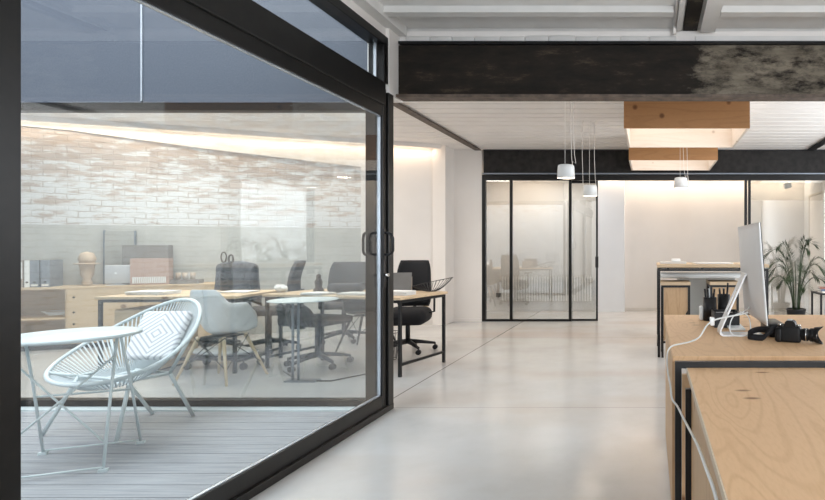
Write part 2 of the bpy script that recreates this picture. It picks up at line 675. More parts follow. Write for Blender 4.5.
def tag(o, label, cat, group=None):
    o['label'] = label
    o['category'] = cat
    if group:
        o['group'] = group
    return o


def thing(name, label, cat, loc=(0, 0, 0), rz=0.0, group=None, rot=None):
    o = bpy.data.objects.new(name, None)
    col.objects.link(o)
    o.location = loc
    o.rotation_euler = rot or (0, 0, rz)
    o.empty_display_size = 0.1
    return tag(o, label, cat, group)


def struct(o):
    o['kind'] = 'structure'
    return o


def s_empty(name):
    o = bpy.data.objects.new(name, None)
    col.objects.link(o)
    return struct(o)


def copy_tree(o, parent=None):
    c = o.copy()
    col.objects.link(c)
    if parent is not None:
        c.parent = parent
    for ch in list(o.children):
        copy_tree(ch, c)
    return c


def arc(c, r, a0, a1, n, plane='XZ'):
    out = []
    for i in range(n + 1):
        a = a0 + (a1 - a0) * i / n
        u, v = r * math.cos(a), r * math.sin(a)
        out.append({'XZ': (c[0] + u, c[1], c[2] + v), 'XY': (c[0] + u, c[1] + v, c[2]), 'YZ': (c[0], c[1] + u, c[2] + v)}[plane])
    return out


# ================================================================== SETTING
# skewed brick wall line: passes (-7.3, 6.92) with direction (cosA, sinA)
AW = math.atan(0.445)
UX, UY = math.cos(AW), math.sin(AW)


def on_wall(t, d=0.0):
    """point at distance t along the brick wall from (-7.3,6.92), d metres in front of it"""
    return (-7.3 + UX * t + UY * d, 6.92 + UY * t - UX * d)


T_END = (7.3 - 3.31) / UX

# floor: L-shaped slab round the courtyard
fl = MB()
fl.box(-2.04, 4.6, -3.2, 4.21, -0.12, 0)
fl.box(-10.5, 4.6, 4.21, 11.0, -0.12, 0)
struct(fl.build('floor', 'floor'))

# courtyard deck
dk = MB()
yb = -0.6
while yb < 4.12:
    dk.box(-7.0, -2.12, yb, min(yb + 0.138, 4.12), -0.04, -0.005)
    yb += 0.144
struct(dk.build('floor_deck', 'deck'))
struct(MB().box(-7.0, -2.12, 4.124, 4.205, -0.05, 0.006).build('trim_1', 'white_enamel'))
struct(MB().box(-7.1, -2.04, -0.7, 4.2, -0.14, -0.041).build('floor_yard', 'soil'))

# ceilings
def plank_ceiling(name, x0, x1, y0, y1, z, pitch=0.22):
    b = MB()
    y = y0
    poly = [(y0, z + 0.12)]
    while y < y1 - 1e-6:
        ye = min(y + pitch, y1)
        poly += [(y, z + 0.022), (y + 0.010, z), (ye - 0.022, z), (ye - 0.014, z + 0.022)]
        y = ye
    poly += [(y1, z + 0.022), (y1, z + 0.12)]
    b.prism(poly, x0, x1, 'X')
    return struct(b.build(name, 'white_paint'))


plank_ceiling('ceiling', -9.5, 4.5, 4.34, 9.2, 2.81)
struct(MB().box(-2.1, 4.5, -3.1, 4.36, 2.958, 3.16).build('ceiling_near', 'joist_paint'))
struct(MB().box(-3.4, 4.5, 9.2, 10.9, 2.62, 2.8).build('ceiling_back', 'white_paint'))
# bulkhead of plaster over the beam and a strip of bricks bedded on it
struct(MB().box(-2.02, 4.5, 4.361, 4.46, 2.82, 3.06).build('wall_bulkhead', 'joist_paint'))
bk = MB()
x = -1.92
while x < 0.14:
    wd = random.uniform(0.17, 0.24)
    bk.bbox(x, x + wd - 0.006, 4.32, 4.40, 2.832 + random.uniform(0, .004), 2.886 + random.uniform(-0.006, 0.003), 0.004, 1)
    x += wd
struct(bk.build('trim_2', 'joist_paint'))
struct(MB().box(0.36, 4.4, 4.322, 4.40, 2.832, 2.885).build('trim_3', 'joist_paint'))

# first big steel beam (I section)
bm1 = thing('ceiling_beam', 'big weathered black steel beam across the near ceiling with pale residue at right', 'beam', (1.2, 4.33, 2.38))
b = MB()
b.box(-3.195, 3.2, -0.012, 0.012, 0.02, 0.43)
b.build('web', 'beam', bm1)
MB().box(-3.155, 3.2, -0.10, 0.03, 0.0, 0.022).build('lower_flange', 'steel_brown', bm1)
MB().box(-3.16, 3.2, -0.05, 0.10, 0.43, 0.45).build('upper_flange', 'black_metal', bm1)
# back beam
bm2 = thing('ceiling_beam', 'black steel beam above the glass partition at the back', 'beam', (0.8, 9.0, 2.40))
MB().box(-3.52, 3.4, -0.012, 0.012, 0.02, 0.40).build('web', 'beam_back', bm2)
MB().box(-3.52, 3.4, -0.08, 0.08, 0.0, 0.018).build('lower_flange', 'galvanised', bm2)
MB().box(-3.52, 3.4, -0.03, 0.08, 0.392, 0.41).build('upper_flange', 'black_metal', bm2)
# longitudinal steel flanges on the plank ceiling
b = MB().box(-0.05, 0.05, -2.2, 2.3, 0.0, 0.016)
b.box(-0.006, 0.006, -2.2, 2.3, 0.016, 0.03)
tag(b.build('steel_flange', 'steel_brown', loc=(-2.78, 6.6, 2.778)), 'rusty brown steel flange running back along the left ceiling edge', 'beam')
b = MB().box(-0.06, 0.06, -2.2, 2.3, 0.0, 0.016)
b.box(-0.006, 0.006, -2.2, 2.3, 0.016, 0.03)
tag(b.build('steel_flange', 'black_metal', loc=(2.60, 6.6, 2.778)), 'black steel flange on the ceiling at the right edge of the photo', 'beam')
# near joists: dark steel with white timbers either side
tag(MB().box(-0.055, 0.055, -3.5, 0.50, 0, 0.033).build('ceiling_joist', 'beam', loc=(0.315, 3.82, 2.925)), 'black steel joist running back to the big beam between white timbers', 'joist')
tag(MB().box(-0.03, 0.07, -3.5, 0.46, 0, 0.048).box(-0.04, 0.075, -3.5, 0.46, -0.010, -0.0005).build('ceiling_joist', 'joist_paint', loc=(0.43, 3.82, 2.909)), 'white painted timber directly right of the black steel joist', 'joist')
tag(MB().box(-0.02, 0.02, -3.5, 0.46, 0, 0.048).build('ceiling_joist', 'joist_paint', loc=(0.225, 3.82, 2.91)), 'slim white timber directly left of the black steel joist', 'joist')
tag(MB().box(-0.04, 0.05, -5, 0.50, 0, 0.076).build('ceiling_joist', 'joist_paint', loc=(-1.96, 3.82, 2.882)), 'long white timber on the wall above the black door frame', 'joist')
for k, yy in enumerate((3.97,)):
    for j, (xa, xb) in enumerate(((-1.909, 0.17), (0.51, 4.2))):
        o = MB().box(xa, xb, -0.03, 0.03, 0.0, 0.042).box(xa, xb, -0.04, 0.04, -0.010, -0.0005).build('cross_joist', 'joist_paint', loc=(0, yy, 2.915))
        side = 'left' if j == 0 else 'right'
        if k == 0:
            tag(o, 'white cross joist just before the big beam, %s of the black steel joist' % side, 'joist', 'white cross joists')
        else:
            tag(o, 'white cross joist nearer than the picture edge, %s of the black steel joist' % side, 'joist', 'white cross joists')
tag(MB().tube([(0.19, 0.6, 2.94), (0.19, 4.27, 2.94)], 0.013, 10).tube([(0.19, 4.26, 2.94), (0.19, 4.26, 2.875)], 0.013, 10).build('conduit_pipe', 'white_paint'), 'thin white conduit running along the black steel joist', 'pipe')

# walls
wl = MB().box(-(0.0), T_END + 0.0, -0.0, 0.16, 0.0, 3.0)
wl.box(-2.6, 0.0, 0.0, 0.16, 0, 3.0)
struct(wl.build('wall_left', 'brick_inside', loc=(-7.3, 6.92, 0), rot=(0, 0, AW)))
# plaster band at the top of the brick wall and the plain end panel
struct(MB().prism([(-2.6, 2.81), (-2.6, 2.78), (0, 2.69), (1.42, 2.55), (3.2, 2.42), (T_END, 2.40), (T_END, 2.81)], -0.02, 0.0, 'Y').build('trim_4', 'plaster', loc=(-7.3, 6.92, 0), rot=(0, 0, AW)))
struct(MB().box(3.25, T_END + 0.05, -0.025, 0.0, 0.0, 2.62).build('wall_panel', 'plaster', loc=(-7.3, 6.92, 0), rot=(0, 0, AW)))
struct(MB().box(-3.36, -2.75, 8.98, 9.2, 0, 2.9).build('wall_pier', 'plaster'))
struct(MB().box(-3.40, -3.2, 8.6, 9.2, 0, 2.9).build('wall_return', 'plaster'))
struct(MB().box(3.3, T_END - .02, -0.038, -0.025, 0.0, 0.07).build('baseboard_left', 'baseboard', loc=(-7.3, 6.92, 0), rot=(0, 0, AW)))
struct(MB().box(-3.2, -2.76, 8.966, 8.98, 0.0, 0.05).build('baseboard_pier', 'plaster'))
struct(MB().box(-10.4, -10.2, 4.2, 8.0, 0, 3.0).build('wall_far_left', 'plaster'))
struct(MB().box(-3.4, 3.1, 10.45, 10.6, 0, 2.9).build('wall_back', 'plaster'))
struct(MB().box(-1.02, -0.48, 10.30, 10.45, 0, 2.62).build('wall_column', 'plaster_cool'))
struct(MB().box(-1.0, 2.9, 10.437, 10.449, 0, 0.06).build('baseboard_back', 'baseboard'))
struct(MB().box(-3.4, -3.25, 9.2, 10.5, 0, 2.9).build('wall_back_left', 'plaster'))
struct(MB().box(2.93, 3.05, 9.15, 10.45, 0, 2.9).build('wall_back_right', 'plaster_cool'))
# right wall, with an invented window opening for the added daylight
wr = MB()
wr.box(4.3, 4.5, -3.1, 9.1, 0, 0.85)
wr.box(4.3, 4.5, -3.1, 9.1, 2.65, 3.1)
for ya, yb_ in ((-3.1, 4.65), (7.05, 9.1)):
    wr.box(4.3, 4.5, ya, yb_, 0.85, 2.65)
struct(wr.build('wall_right', 'plaster'))
wb = MB()  # wall behind the camera; its window opening is invented to let light in
wb.box(-2.1, 4.5, -3.3, -3.1, 0, 0.75)
wb.box(-2.1, 4.5, -3.3, -3.1, 2.65, 3.1)
for xa, xb in ((-2.1, 0.3), (3.4, 4.5)):
    wb.box(xa, xb, -3.3, -3.1, 0.75, 2.65)
struct(wb.build('wall_front', 'plaster'))
struct(MB().box(3.05, 4.5, 9.0, 9.15, 0, 2.9).build('wall_corner', 'plaster'))


def unseen_casement(name, c, along, w_, h_):  # out-of-view windows, invented to go with the added daylight
    root = s_empty(name)
    root.location = c
    f = MB()
    t = 0.05
    for a0, a1, z0, z1 in ((-w_ / 2, w_ / 2, 0, t), (-w_ / 2, w_ / 2, h_ - t, h_), (-w_ / 2, -w_ / 2 + t, t, h_ - t), (w_ / 2 - t, w_ / 2, t, h_ - t), (-t / 2, t / 2, t, h_ - t)):
        if along == 'Y':
            f.box(-0.03, 0.03, a0, a1, z0, z1)
        else:
            f.box(a0, a1, -0.03, 0.03, z0, z1)
    f.build('window_frame', 'frame_metal', root)
    g = MB()
    if along == 'Y':
        g.box(-0.003, 0.003, -w_ / 2 + t, w_ / 2 - t, t, h_ - t)
    else:
        g.box(-w_ / 2 + t, w_ / 2 - t, -0.003, 0.003, t, h_ - t)
    g.build('window_glass', 'glass', root)


for k, yy in enumerate((5.85,)):
    unseen_casement('window_%d' % (k + 5), (4.45, yy, 0.85), 'Y', 2.4, 1.8)
for k, xx in enumerate((1.85,)):
    unseen_casement('window_%d' % (k + 8), (xx, -3.25, 0.75), 'X', 3.1, 1.9)

# solid wall left of the camera, nearer than the glazing, and over it
struct(MB().box(-2.16, -2.02, -3.1, -0.65, 0, 3.06).build('wall_side', 'plaster'))
struct(MB().box(-2.16, -2.0, -0.65, 4.42, 2.80, 3.06).build('wall_above_glazing', 'white_paint'))
pr = MB()
pr.box(-2.14, -1.975, 4.165, 4.40, 2.38, 2.90)
struct(pr.build('wall_bearing', 'white_paint'))
# courtyard facades
cl = MB()
cl.box(-3.872, -2.16, 4.20, 4.5, 2.33, 6.5)
cl.box(-9.5, -3.886, 4.20, 4.5, 2.33, 6.5)
struct(cl.build('wall_cladding', 'cladding'))
struct(MB().box(-3.886, -3.872, 4.193, 4.20, 2.34, 6.5).build('trim_5', 'gasket'))
struct(MB().box(-7.2, -2.0, -0.9, -0.7, -0.14, 6.0).build('wall_yard_near', 'brick_yard'))
struct(MB().box(-0.1, 0.1, 0, 0.01, 0, 0.01).box(-2.5, 2.5, 0.0, 0.2, -0.14, 6.0).build('wall_yard_left', 'brick_yard', loc=(-7.0, 1.8, 0), rot=(0, 0, R(90))))
struct(MB().box(-2.16, -2.02, -0.7, 4.2, 3.06, 6.2).build('wall_yard_right', 'white_paint'))

# ---- sliding glazed door along the left (structure)
XG = -2.0
door = s_empty('door_1')
f = MB()
f.box(-2.015, -1.965, -0.64, 4.04, 0.0, 0.135)           # bottom rail
f.box(-2.07, -1.945, -0.64, 4.18, 0.0, 0.045)
f.box(-2.015, -1.965, -0.64, 4.04, 2.19, 2.45)           # head
f.box(-2.07, -1.950, -0.64, 4.06, 2.27, 2.44)
f.build('frame', 'frame_metal', door, bevel=0.004)
f = MB()
f.box(-2.085, -1.965, 4.042, 4.098, 0.0, 2.40)
f.build('stile', 'frame_metal', door, bevel=0.004)
f = MB()
f.box(-2.10, -1.95, 4.105, 4.185, 0.0, 2.38)
f.build('post', 'frame_metal', door, bevel=0.004)
f = MB()
f.box(-2.10, -1.95, 1.46, 1.706, 0.0, 2.80)
f.box(-1.95, -1.946, 1.50, 1.56, 0.0, 2.80)
f.build('post', 'frame_metal', door, bevel=0.004)
MB().box(-1.992, -1.984, 1.70, 4.045, 0.13, 2.195).build('glass_pane', 'glass', door)
MB().box(-1.992, -1.984, -0.6, 1.46, 0.13, 2.195).build('glass_pane', 'glass', door)
g = MB()
g.box(-1.998, -1.986 + .008, 4.032, 4.041, 0.142, 2.183)
g.box(-1.998, -1.978, 1.71, 4.03, 0.1355, 0.140)
g.box(-1.998, -1.978, 1.71, 4.03, 2.185, 2.1895)
g.build('glass_seal', 'gasket', door)


def c_handle(x, xo):
    h = MB()
    pts = [(x, 4.065, 1.17)] + [(x + xo * .55, 4.065, 1.17), (x + xo * .85, 4.065, 1.18), (x + xo, 4.065, 1.20), (x + xo, 4.065, 1.29), (x + xo * .85, 4.065, 1.32), (x + xo * .55, 4.065, 1.33)] + [(x, 4.065, 1.33)]
    h.tube(pts, 0.010, 10)
    h.box(min(x, x + xo * .1), max(x, x + xo * .1), 4.045, 4.085, 0.93, 1.36)
    return h


c_handle(-1.965, 0.065).build('handle', 'black_plastic', door)
c_handle(-2.085, -0.035).build('handle', 'black_plastic', door)
k = MB().cyl((-1.965, 4.065, 1.02), (-1.93, 4.065, 1.02), 0.012).build('lock', 'chrome', door)
# transom
tr = s_empty('window_1')
f = MB()
f.box(-2.09, -1.97, -0.64, 4.14, 2.735, 2.80)
f.box(-2.09, -1.97, 4.08, 4.14, 2.45, 2.735)
f.box(-2.09, -1.97, 1.5, 1.56, 2.45, 2.735)
f.build('window_frame', 'frame_metal', tr, bevel=0.004)
MB().box(-2.04, -2.032, -0.6, 4.08, 2.45, 2.735).build('window_glass', 'glass', tr)
MB().box(-2.046, -2.026, 4.068, 4.08, 2.45, 2.735).build('glass_seal', 'gasket', tr)
# ---- glazing across the courtyard
fw = s_empty('window_2')
f = MB()
f.box(-9.4, -2.12, 4.205, 4.28, 0.0, 0.055)
f.box(-9.4, -2.12, 4.205, 4.28, 2.27, 2.33)
f.box(-2.175, -2.12, 4.205, 4.28, 0.055, 2.27)
f.box(-7.0, -6.93, 4.205, 4.28, 0.055, 2.27)
f.build('window_frame', 'frame_metal', fw)
MB().box(-9.4, -2.175, 4.24, 4.248, 0.055, 2.27).build('window_glass', 'glass_far', fw)
# ---- glass partition at the back
pt = s_empty('window_3')
f = MB()
ZT = 2.40
f.box(-2.75, 3.04, 9.0, 9.06, 2.31, ZT)
f.box(-2.75, -2.69, 9.0, 9.06, 0, 2.31)
f.box(-2.69, -1.33, 9.0, 9.04, 0.0, 0.035)
f.box(-2.30, -2.255, 9.01, 9.05, 0.035, 2.31)
f.box(-1.33, -1.285, 9.0, 9.05, 0.0, 2.31)
f.box(1.55, 1.59, 9.0, 9.06, 0, 2.31)
f.box(1.61, 1.65, 9.0, 9.06, 0, 2.31)
f.box(1.65, 2.93, 9.0, 9.06, 0, 0.035)
f.build('window_frame', 'frame_metal', pt)
MB().box(-2.69, -1.33, 9.026, 9.034, 0.035, 2.31).build('window_glass', 'glass_partition', pt)
MB().box(1.65, 2.93, 9.026, 9.034, 0.035, 2.31).build('window_glass', 'glass_partition', pt)
sd = s_empty('door_2')
f = MB()
f.box(-1.32, -0.86, 9.065, 9.095, 0.0, 0.03)
f.box(-1.32, -0.86, 9.065, 9.095, 2.27, 2.31)
f.box(-0.89, -0.86, 9.065, 9.095, 0.03, 2.27)
f.build('frame', 'frame_metal', sd)
MB().box(-1.30, -0.89, 9.076, 9.084, 0.03, 2.27).build('glass_pane', 'glass_partition', sd)
MB().box(-0.90, -0.85, 9.045, 9.065, 0.88, 1.06).build('handle', 'black_plastic', sd)
# ---- white door in the back right wall
wd_ = s_empty('door_3')
MB().box(2.905, 2.93, 9.2, 10.02, 0.01, 2.12).build('door_leaf', 'white_paint', wd_, bevel=0.003)
MB().box(2.90, 2.932, 10.03, 10.05, 0, 2.16).box(2.90, 2.932, 9.17, 10.05, 2.13, 2.16).build('door_frame', 'baseboard', wd_)
MB().tube([(2.905, 9.32, 1.04), (2.86, 9.32, 1.04), (2.855, 9.42, 1.04)], 0.008).build('door_handle', 'chrome', wd_)

# cove lights (the room's own LED strips)
led = MB().box(-2.5, T_END - 0.06, -0.02, 0.0, -0.012, 0)
tag(led.build('led_strip', 'led', loc=(on_wall(0, 0.05)[0], on_wall(0, 0.05)[1], 2.808), rot=(0, 0, AW)), 'warm light strip in the ceiling cove over the brick wall', 'light strip')
struct(MB().box(-2.6, T_END, -0.20, -0.18, 2.745, 2.81).build('trim_6', 'plaster', loc=(-7.3, 6.92, 0), rot=(0, 0, AW)))
p = on_wall(0.8, 0.10)
area('cove_light', (p[0], p[1], 2.77), (R(-25), 0, AW), 6.9, 0.05, 32, WARM)
tag(MB().box(-1.0, 2.9, 10.36, 10.38, 2.605, 2.617).build('led_strip', 'led'), 'warm light strip above the back room wall', 'light strip')
area('back_room_light', (0.9, 10.25, 2.58), (R(-15), 0, 0), 3.9, 0.08, 30, WARM)
area('back_room_light', (-2.2, 9.9, 2.58), (0, 0, 0), 1.2, 0.5, 14, WARM)
# cool area light overhead for the daylight on the column; no window built
area('back_room_daylight', (-1.6, 9.75, 2.45), (R(0), 0, 0), 0.8, 0.5, 8, DAY)


# ================================================================== LAMPS
def pendant(label, x, y, z, cable_dx, loops):
    t = thing('pendant_lamp', label, 'pendant lamp', (x, y, z), 0, 'white cup pendant lamps')
    s = MB()
    s.lathe([(0.066, 0.135), (0.080, 0.128), (0.084, 0.11), (0.090, 0.0), (0.086, 0.0), (0.080, 0.105), (0.06, 0.118)], seg=32)
    s.build('lamp_shade', 'white_plastic', t)
    MB().lathe([(0.0, 0.018), (0.083, 0.018), (0.083, 0.026), (0.0, 0.026)], seg=28).build('diffuser', 'lamp_glow', t)
    c = MB()
    H = 2.81 - z
    c.tube([(-0.01, 0, 0.12), (-0.01, 0, H)], 0.0022, 6)
    for dx, dy, low in loops:
        c.tube([(dx, dy, H), (dx, dy, 0.5), (dx + 0.01, dy, low + 0.1), (dx + 0.025, dy, low), (0.07, 0, low + 0.02), (0.055, 0, 0.12)], 0.003, 6)
    c.build('cable', 'white_paint', t)
    d = bpy.data.lights.new('pendant_bulb', 'AREA')
    d.shape = 'DISK'
    d.size = 0.15
    d.energy = 3
    d.color = WARM
    o = bpy.data.objects.new('pendant_bulb', d)
    col.objects.link(o)
    o.parent = t
    o.location = (0, 0, 0.012)
    return t


pendant('white cup pendant lamp, highest and leftmost of the three', -0.855, 5.6, 1.925, 0, ((0.075, 0, 0.15), (0.045, 0.02, 0.10)))
pendant('white cup pendant lamp in the middle, hanging in front of the glass partition', -0.75, 6.9, 1.862, 0, ((-0.10, 0, 0.05), (0.05, 0.02, 0.12)))
pendant('white cup pendant lamp in front of the farther wooden box', 0.40, 7.12, 1.985, 0, ((0.03, 0.0, 0.15), (0.08, 0.02, 0.06)))
tag(MB().tube([(-0.80, 5.6, 2.80), (-0.62, 5.62, 2.74), (-0.38, 5.64, 2.69), (-0.27, 5.66, 2.68)], 0.003, 6).build('lamp_wire', 'white_paint'), 'thin wire drooping from the first pendant to the wooden box', 'wire')


def light_well(label, x0, x1, y0, y1, z0, z1):
    t = thing('wooden_light_box', label, 'light box', ((x0 + x1) / 2, (y0 + y1) / 2, z0))
    hx, hy, h, k = (x1 - x0) / 2, (y1 - y0) / 2, z1 - z0, 0.025
    MB().box(-hx, hx, -hy, -hy + k, 0, h).build('front_panel', 'pine', t)
    MB().box(-hx, hx, hy - k, hy, 0, h).build('back_panel', 'pine_pale', t)
    MB().box(-hx, -hx + k, -hy + k, hy - k, 0, h).build('side_panel', 'pine_pale', t)
    MB().box(hx - k, hx, -hy + k, hy - k, 0, h).build('side_panel', 'pine_pale', t)
    MB().box(-hx + k, hx - k, -hy + k, hy - k, h - 0.03, h - 0.01).build('diffuser', 'skylight_glow', t)


light_well('nearer and larger wooden light box fixed under the plank ceiling', -0.27, 1.03, 5.67, 6.80, 2.45, 2.805)
light_well('farther wooden light box, partly hidden behind the nearer one', -0.30, 0.96, 7.78, 8.85, 2.45, 2.805)
# small spot in back room
t = thing('spot_lamp', 'small white cylindrical spot lamp in the room behind the glass', 'spot lamp', (2.5, 10.0, 2.35))
MB().cyl((-0.06, 0, -0.03), (0.06, 0, 0.0), 0.055, 18).build('lamp_head', 'white_plastic', t)
MB().cyl((0, 0, 0.03), (0, 0, 0.27), 0.012).build('bracket', 'white_plastic', t)


# ================================================================== COURTYARD FURNITURE
# bistro table
t = thing('bistro_table', 'round white folding bistro table on the courtyard deck, half behind the black post', 'table', (-3.305, 3.145, 0), R(24))
MB().lathe([(0.0, 0.722), (0.29, 0.712), (0.297, 0.714), (0.297, 0.728), (0.29, 0.733), (0.0, 0.733)], seg=56).build('tabletop', 'white_enamel', t)
for sx in (-1, 1):
    for sy in (-1, 1):
        leg = MB()
        leg.tube([(0.225 * sx, 0.235 * sy, 0.008), (0.215 * sx, 0.12 * sy, 0.42), (0.205 * sx, 0.02 * sy, 0.712)], 0.0075, 8)
        leg.box(0.225 * sx - 0.02, 0.225 * sx + 0.02, 0.235 * sy - 0.012, 0.235 * sy + 0.012, -0.005, 0.010)
        leg.build('leg', 'white_enamel', t)
for sy in (-1, 1):
    MB().tube([(-0.225, 0.235 * sy, 0.018), (0.225, 0.235 * sy, 0.018)], 0.0055).build('foot_bar', 'white_enamel', t)
MB().tube([(-0.215, 0.14, 0.36), (0.215, 0.14, 0.36)], 0.0065).build('crossbar', 'white_enamel', t)
MB().tube([(-0.21, -0.07, 0.60), (0.0, -0.13, 0.37), (0.222, -0.20, 0.14)], 0.0055).build('brace', 'white_enamel', t)
MB().tube([(0.21, -0.07, 0.60), (0.0, -0.142, 0.37), (-0.222, -0.20, 0.14)], 0.0055).build('brace', 'white_enamel', t)

# cord lounge chair
t = thing('cord_chair', 'white egg-shaped cord lounge chair with diamond cushion on the deck', 'chair', (-3.58, 3.78, 0))
dF = Vector((-0.35, -0.94, 0)).normalized()     # facing
wv = Vector((-dF.y, dF.x, 0))                    # to its left... width axis (+ towards the right of the photo)
if wv.x < 0:
    wv = -wv


def hoop(a):
    """egg-shaped rim: a=0 top of back, a=pi front lip"""
    ca, sa = math.cos(a), math.sin(a)
    wid = 0.50 * sa * (1.0 - 0.12 * ca)
    back = -0.35 * ca
    z = 0.60 + 0.235 * ca - 0.06 * abs(sa) ** 2
    p = dF * back * 1.0 + wv * wid
    return Vector((p.x, p.y, z))


NH = 56
rim = [hoop(2 * PI * k / NH) for k in range(NH)]
MB().tube(rim, 0.013, 10, closed=True).build('rim', 'white_enamel', t)


def inner(a):
    ca, sa = math.cos(a), math.sin(a)
    p = dF * (0.02 - 0.11 * ca) + wv * 0.12 * sa
    return Vector((p.x, p.y, 0.335 + 0.02 * ca))


MB().tube([inner(2 * PI * k / 24) for k in range(24)], 0.011, 8, closed=True).build('seat_ring', 'white_enamel', t)
NC = 100
cd = MB()
for k in range(NC):
    a = 2 * PI * k / NC
    p0, p1 = hoop(a), inner(a)
    if abs(a - 0) < 0.5 or abs(a - 2 * PI) < 0.5:
        pass
    mid = (p0 + p1) / 2 + Vector((0, 0, -0.035)) + (p0 - p1) * 0.03
    cd.tube([p0, mid, p1], 0.0045, 5)
cd.build('cords', 'cord', t)
MB().lathe([(0, 0.0), (0.11, 0), (0.11, 0.012), (0, 0.012)], c=(dF.x * .02, dF.y * .02, 0.33), seg=24).build('seat_plate', 'cord', t)
# second hoop of the frame behind the back
feet = [Vector((-0.39, -0.19, 0)), Vector((0.23, -0.33, 0)), Vector((0.25, 0.23, 0)), Vector((-0.08, 0.27, 0))]
tops = [hoop(PI * 1.22), hoop(PI * 0.70), hoop(PI * 0.35), hoop(PI * 1.60)]
for fpt, tp in zip(feet, tops):
    sp_ = Vector((tp.x * 0.62, tp.y * 0.62, 0.36))
    MB().tube([fpt + Vector((0, 0, -0.003)), sp_], 0.0115, 10).build('leg', 'white_enamel', t)
fr_ = MB()
sps = [Vector((tp.x * 0.62, tp.y * 0.62, 0.36)) for tp in tops]
fr_.tube(sps, 0.011, 8, closed=True)
for sp_, tp in zip(sps, tops):
    fr_.tube([sp_, tp], 0.010, 8)
fr_.build('under_frame', 'white_enamel', t)
# cushion leaning on the back
cu = MB()
cu.bbox(-0.155, 0.155, -0.18, 0.18, -0.03, 0.03, 0.028, 4)
cpos = (-3.58 - dF.x * 0.10 + wv.x * 0.14, 3.78 - dF.y * 0.10 + wv.y * 0.14, 0.615)
xa = (Matrix.Rotation(R(26), 3, 'Z') @ wv).normalized()
ya = (Vector((-xa.y, xa.x, 0)) * 0.55 + Vector((0, 0, 0.84))).normalized()
za = xa.cross(ya).normalized()
mt = Matrix((xa, ya, za)).transposed()
cu_o = cu.build('cushion', 'cushion', loc=cpos, rot=mt.to_euler())
tag(cu_o, 'white cushion with grey diamond lines on the cord lounge chair', 'cushion')


# ================================================================== FAR OFFICE
def desk(label, cx, cy, rz, L_, D_, H=0.75, legs=None, low_bar=True, group=None):
    t = thing('work_desk', label, 'desk', (cx, cy, 0), rz, group)
    MB().box(-L_ / 2, L_ / 2, -D_ / 2, D_ / 2, H - 0.024, H).build('tabletop', 'plywood_pale', t, bevel=0.002)
    for sx in (-1, 1):
        for sy in (-1, 1):
            MB().box(sx * (L_ / 2 - 0.03) - 0.013, sx * (L_ / 2 - 0.03) + 0.013, sy * (D_ / 2 - 0.03) - 0.013, sy * (D_ / 2 - 0.03) + 0.013, 0, H - 0.055).build('leg', 'black_metal', t)
    f = MB()
    for sy in (-1, 1):
        f.box(-L_ / 2 + 0.017, L_ / 2 - 0.017, sy * (D_ / 2 - 0.03) - 0.013, sy * (D_ / 2 - 0.03) + 0.013, H - 0.055, H - 0.03)
    for sx in (-1, 1):
        f.box(sx * (L_ / 2 - 0.03) - 0.013, sx * (L_ / 2 - 0.03) + 0.013, -D_ / 2 + 0.043, D_ / 2 - 0.043, H - 0.055, H - 0.03)
        if low_bar:
            f.box(sx * (L_ / 2 - 0.03) - 0.012, sx * (L_ / 2 - 0.03) + 0.012, -D_ / 2 + 0.043, D_ / 2 - 0.043, 0.10, 0.124)
    for xx in (-L_ / 4, L_ / 4):
        f.box(xx - 0.04, xx + 0.04, -D_ / 2 + 0.02, D_ / 2 - 0.02, H - 0.03, H - 0.024)
    f.build('frame', 'black_metal', t)
    return t


RA = R(-14)
desk('long plywood desk whose end shows right of the black door post', -3.03, 5.70, RA, 1.62, 0.74)
desk('plywood desk behind the courtyard glass with white papers on its left end', -4.66, 5.66, R(4), 1.28, 0.80)
# pedestal under that desk
t = thing('desk_pedestal', 'plywood pedestal standing under the left end of the far desk', 'pedestal', (-5.02, 5.62, 0), R(4))
MB().box(-0.18, 0.18, -0.28, 0.28, 0.02, 0.62).build('body', 'plywood_pale', t)
MB().box(-0.17, 0.17, -0.30, -0.281, 0.04, 0.32).build('drawer', 'plywood_pale', t)
MB().box(-0.17, 0.17, -0.30, -0.281, 0.33, 0.61).build('drawer', 'plywood_pale', t)
MB().box(-0.16, 0.16, -0.26, 0.26, 0.0, 0.02).build('plinth', 'black_metal', t)


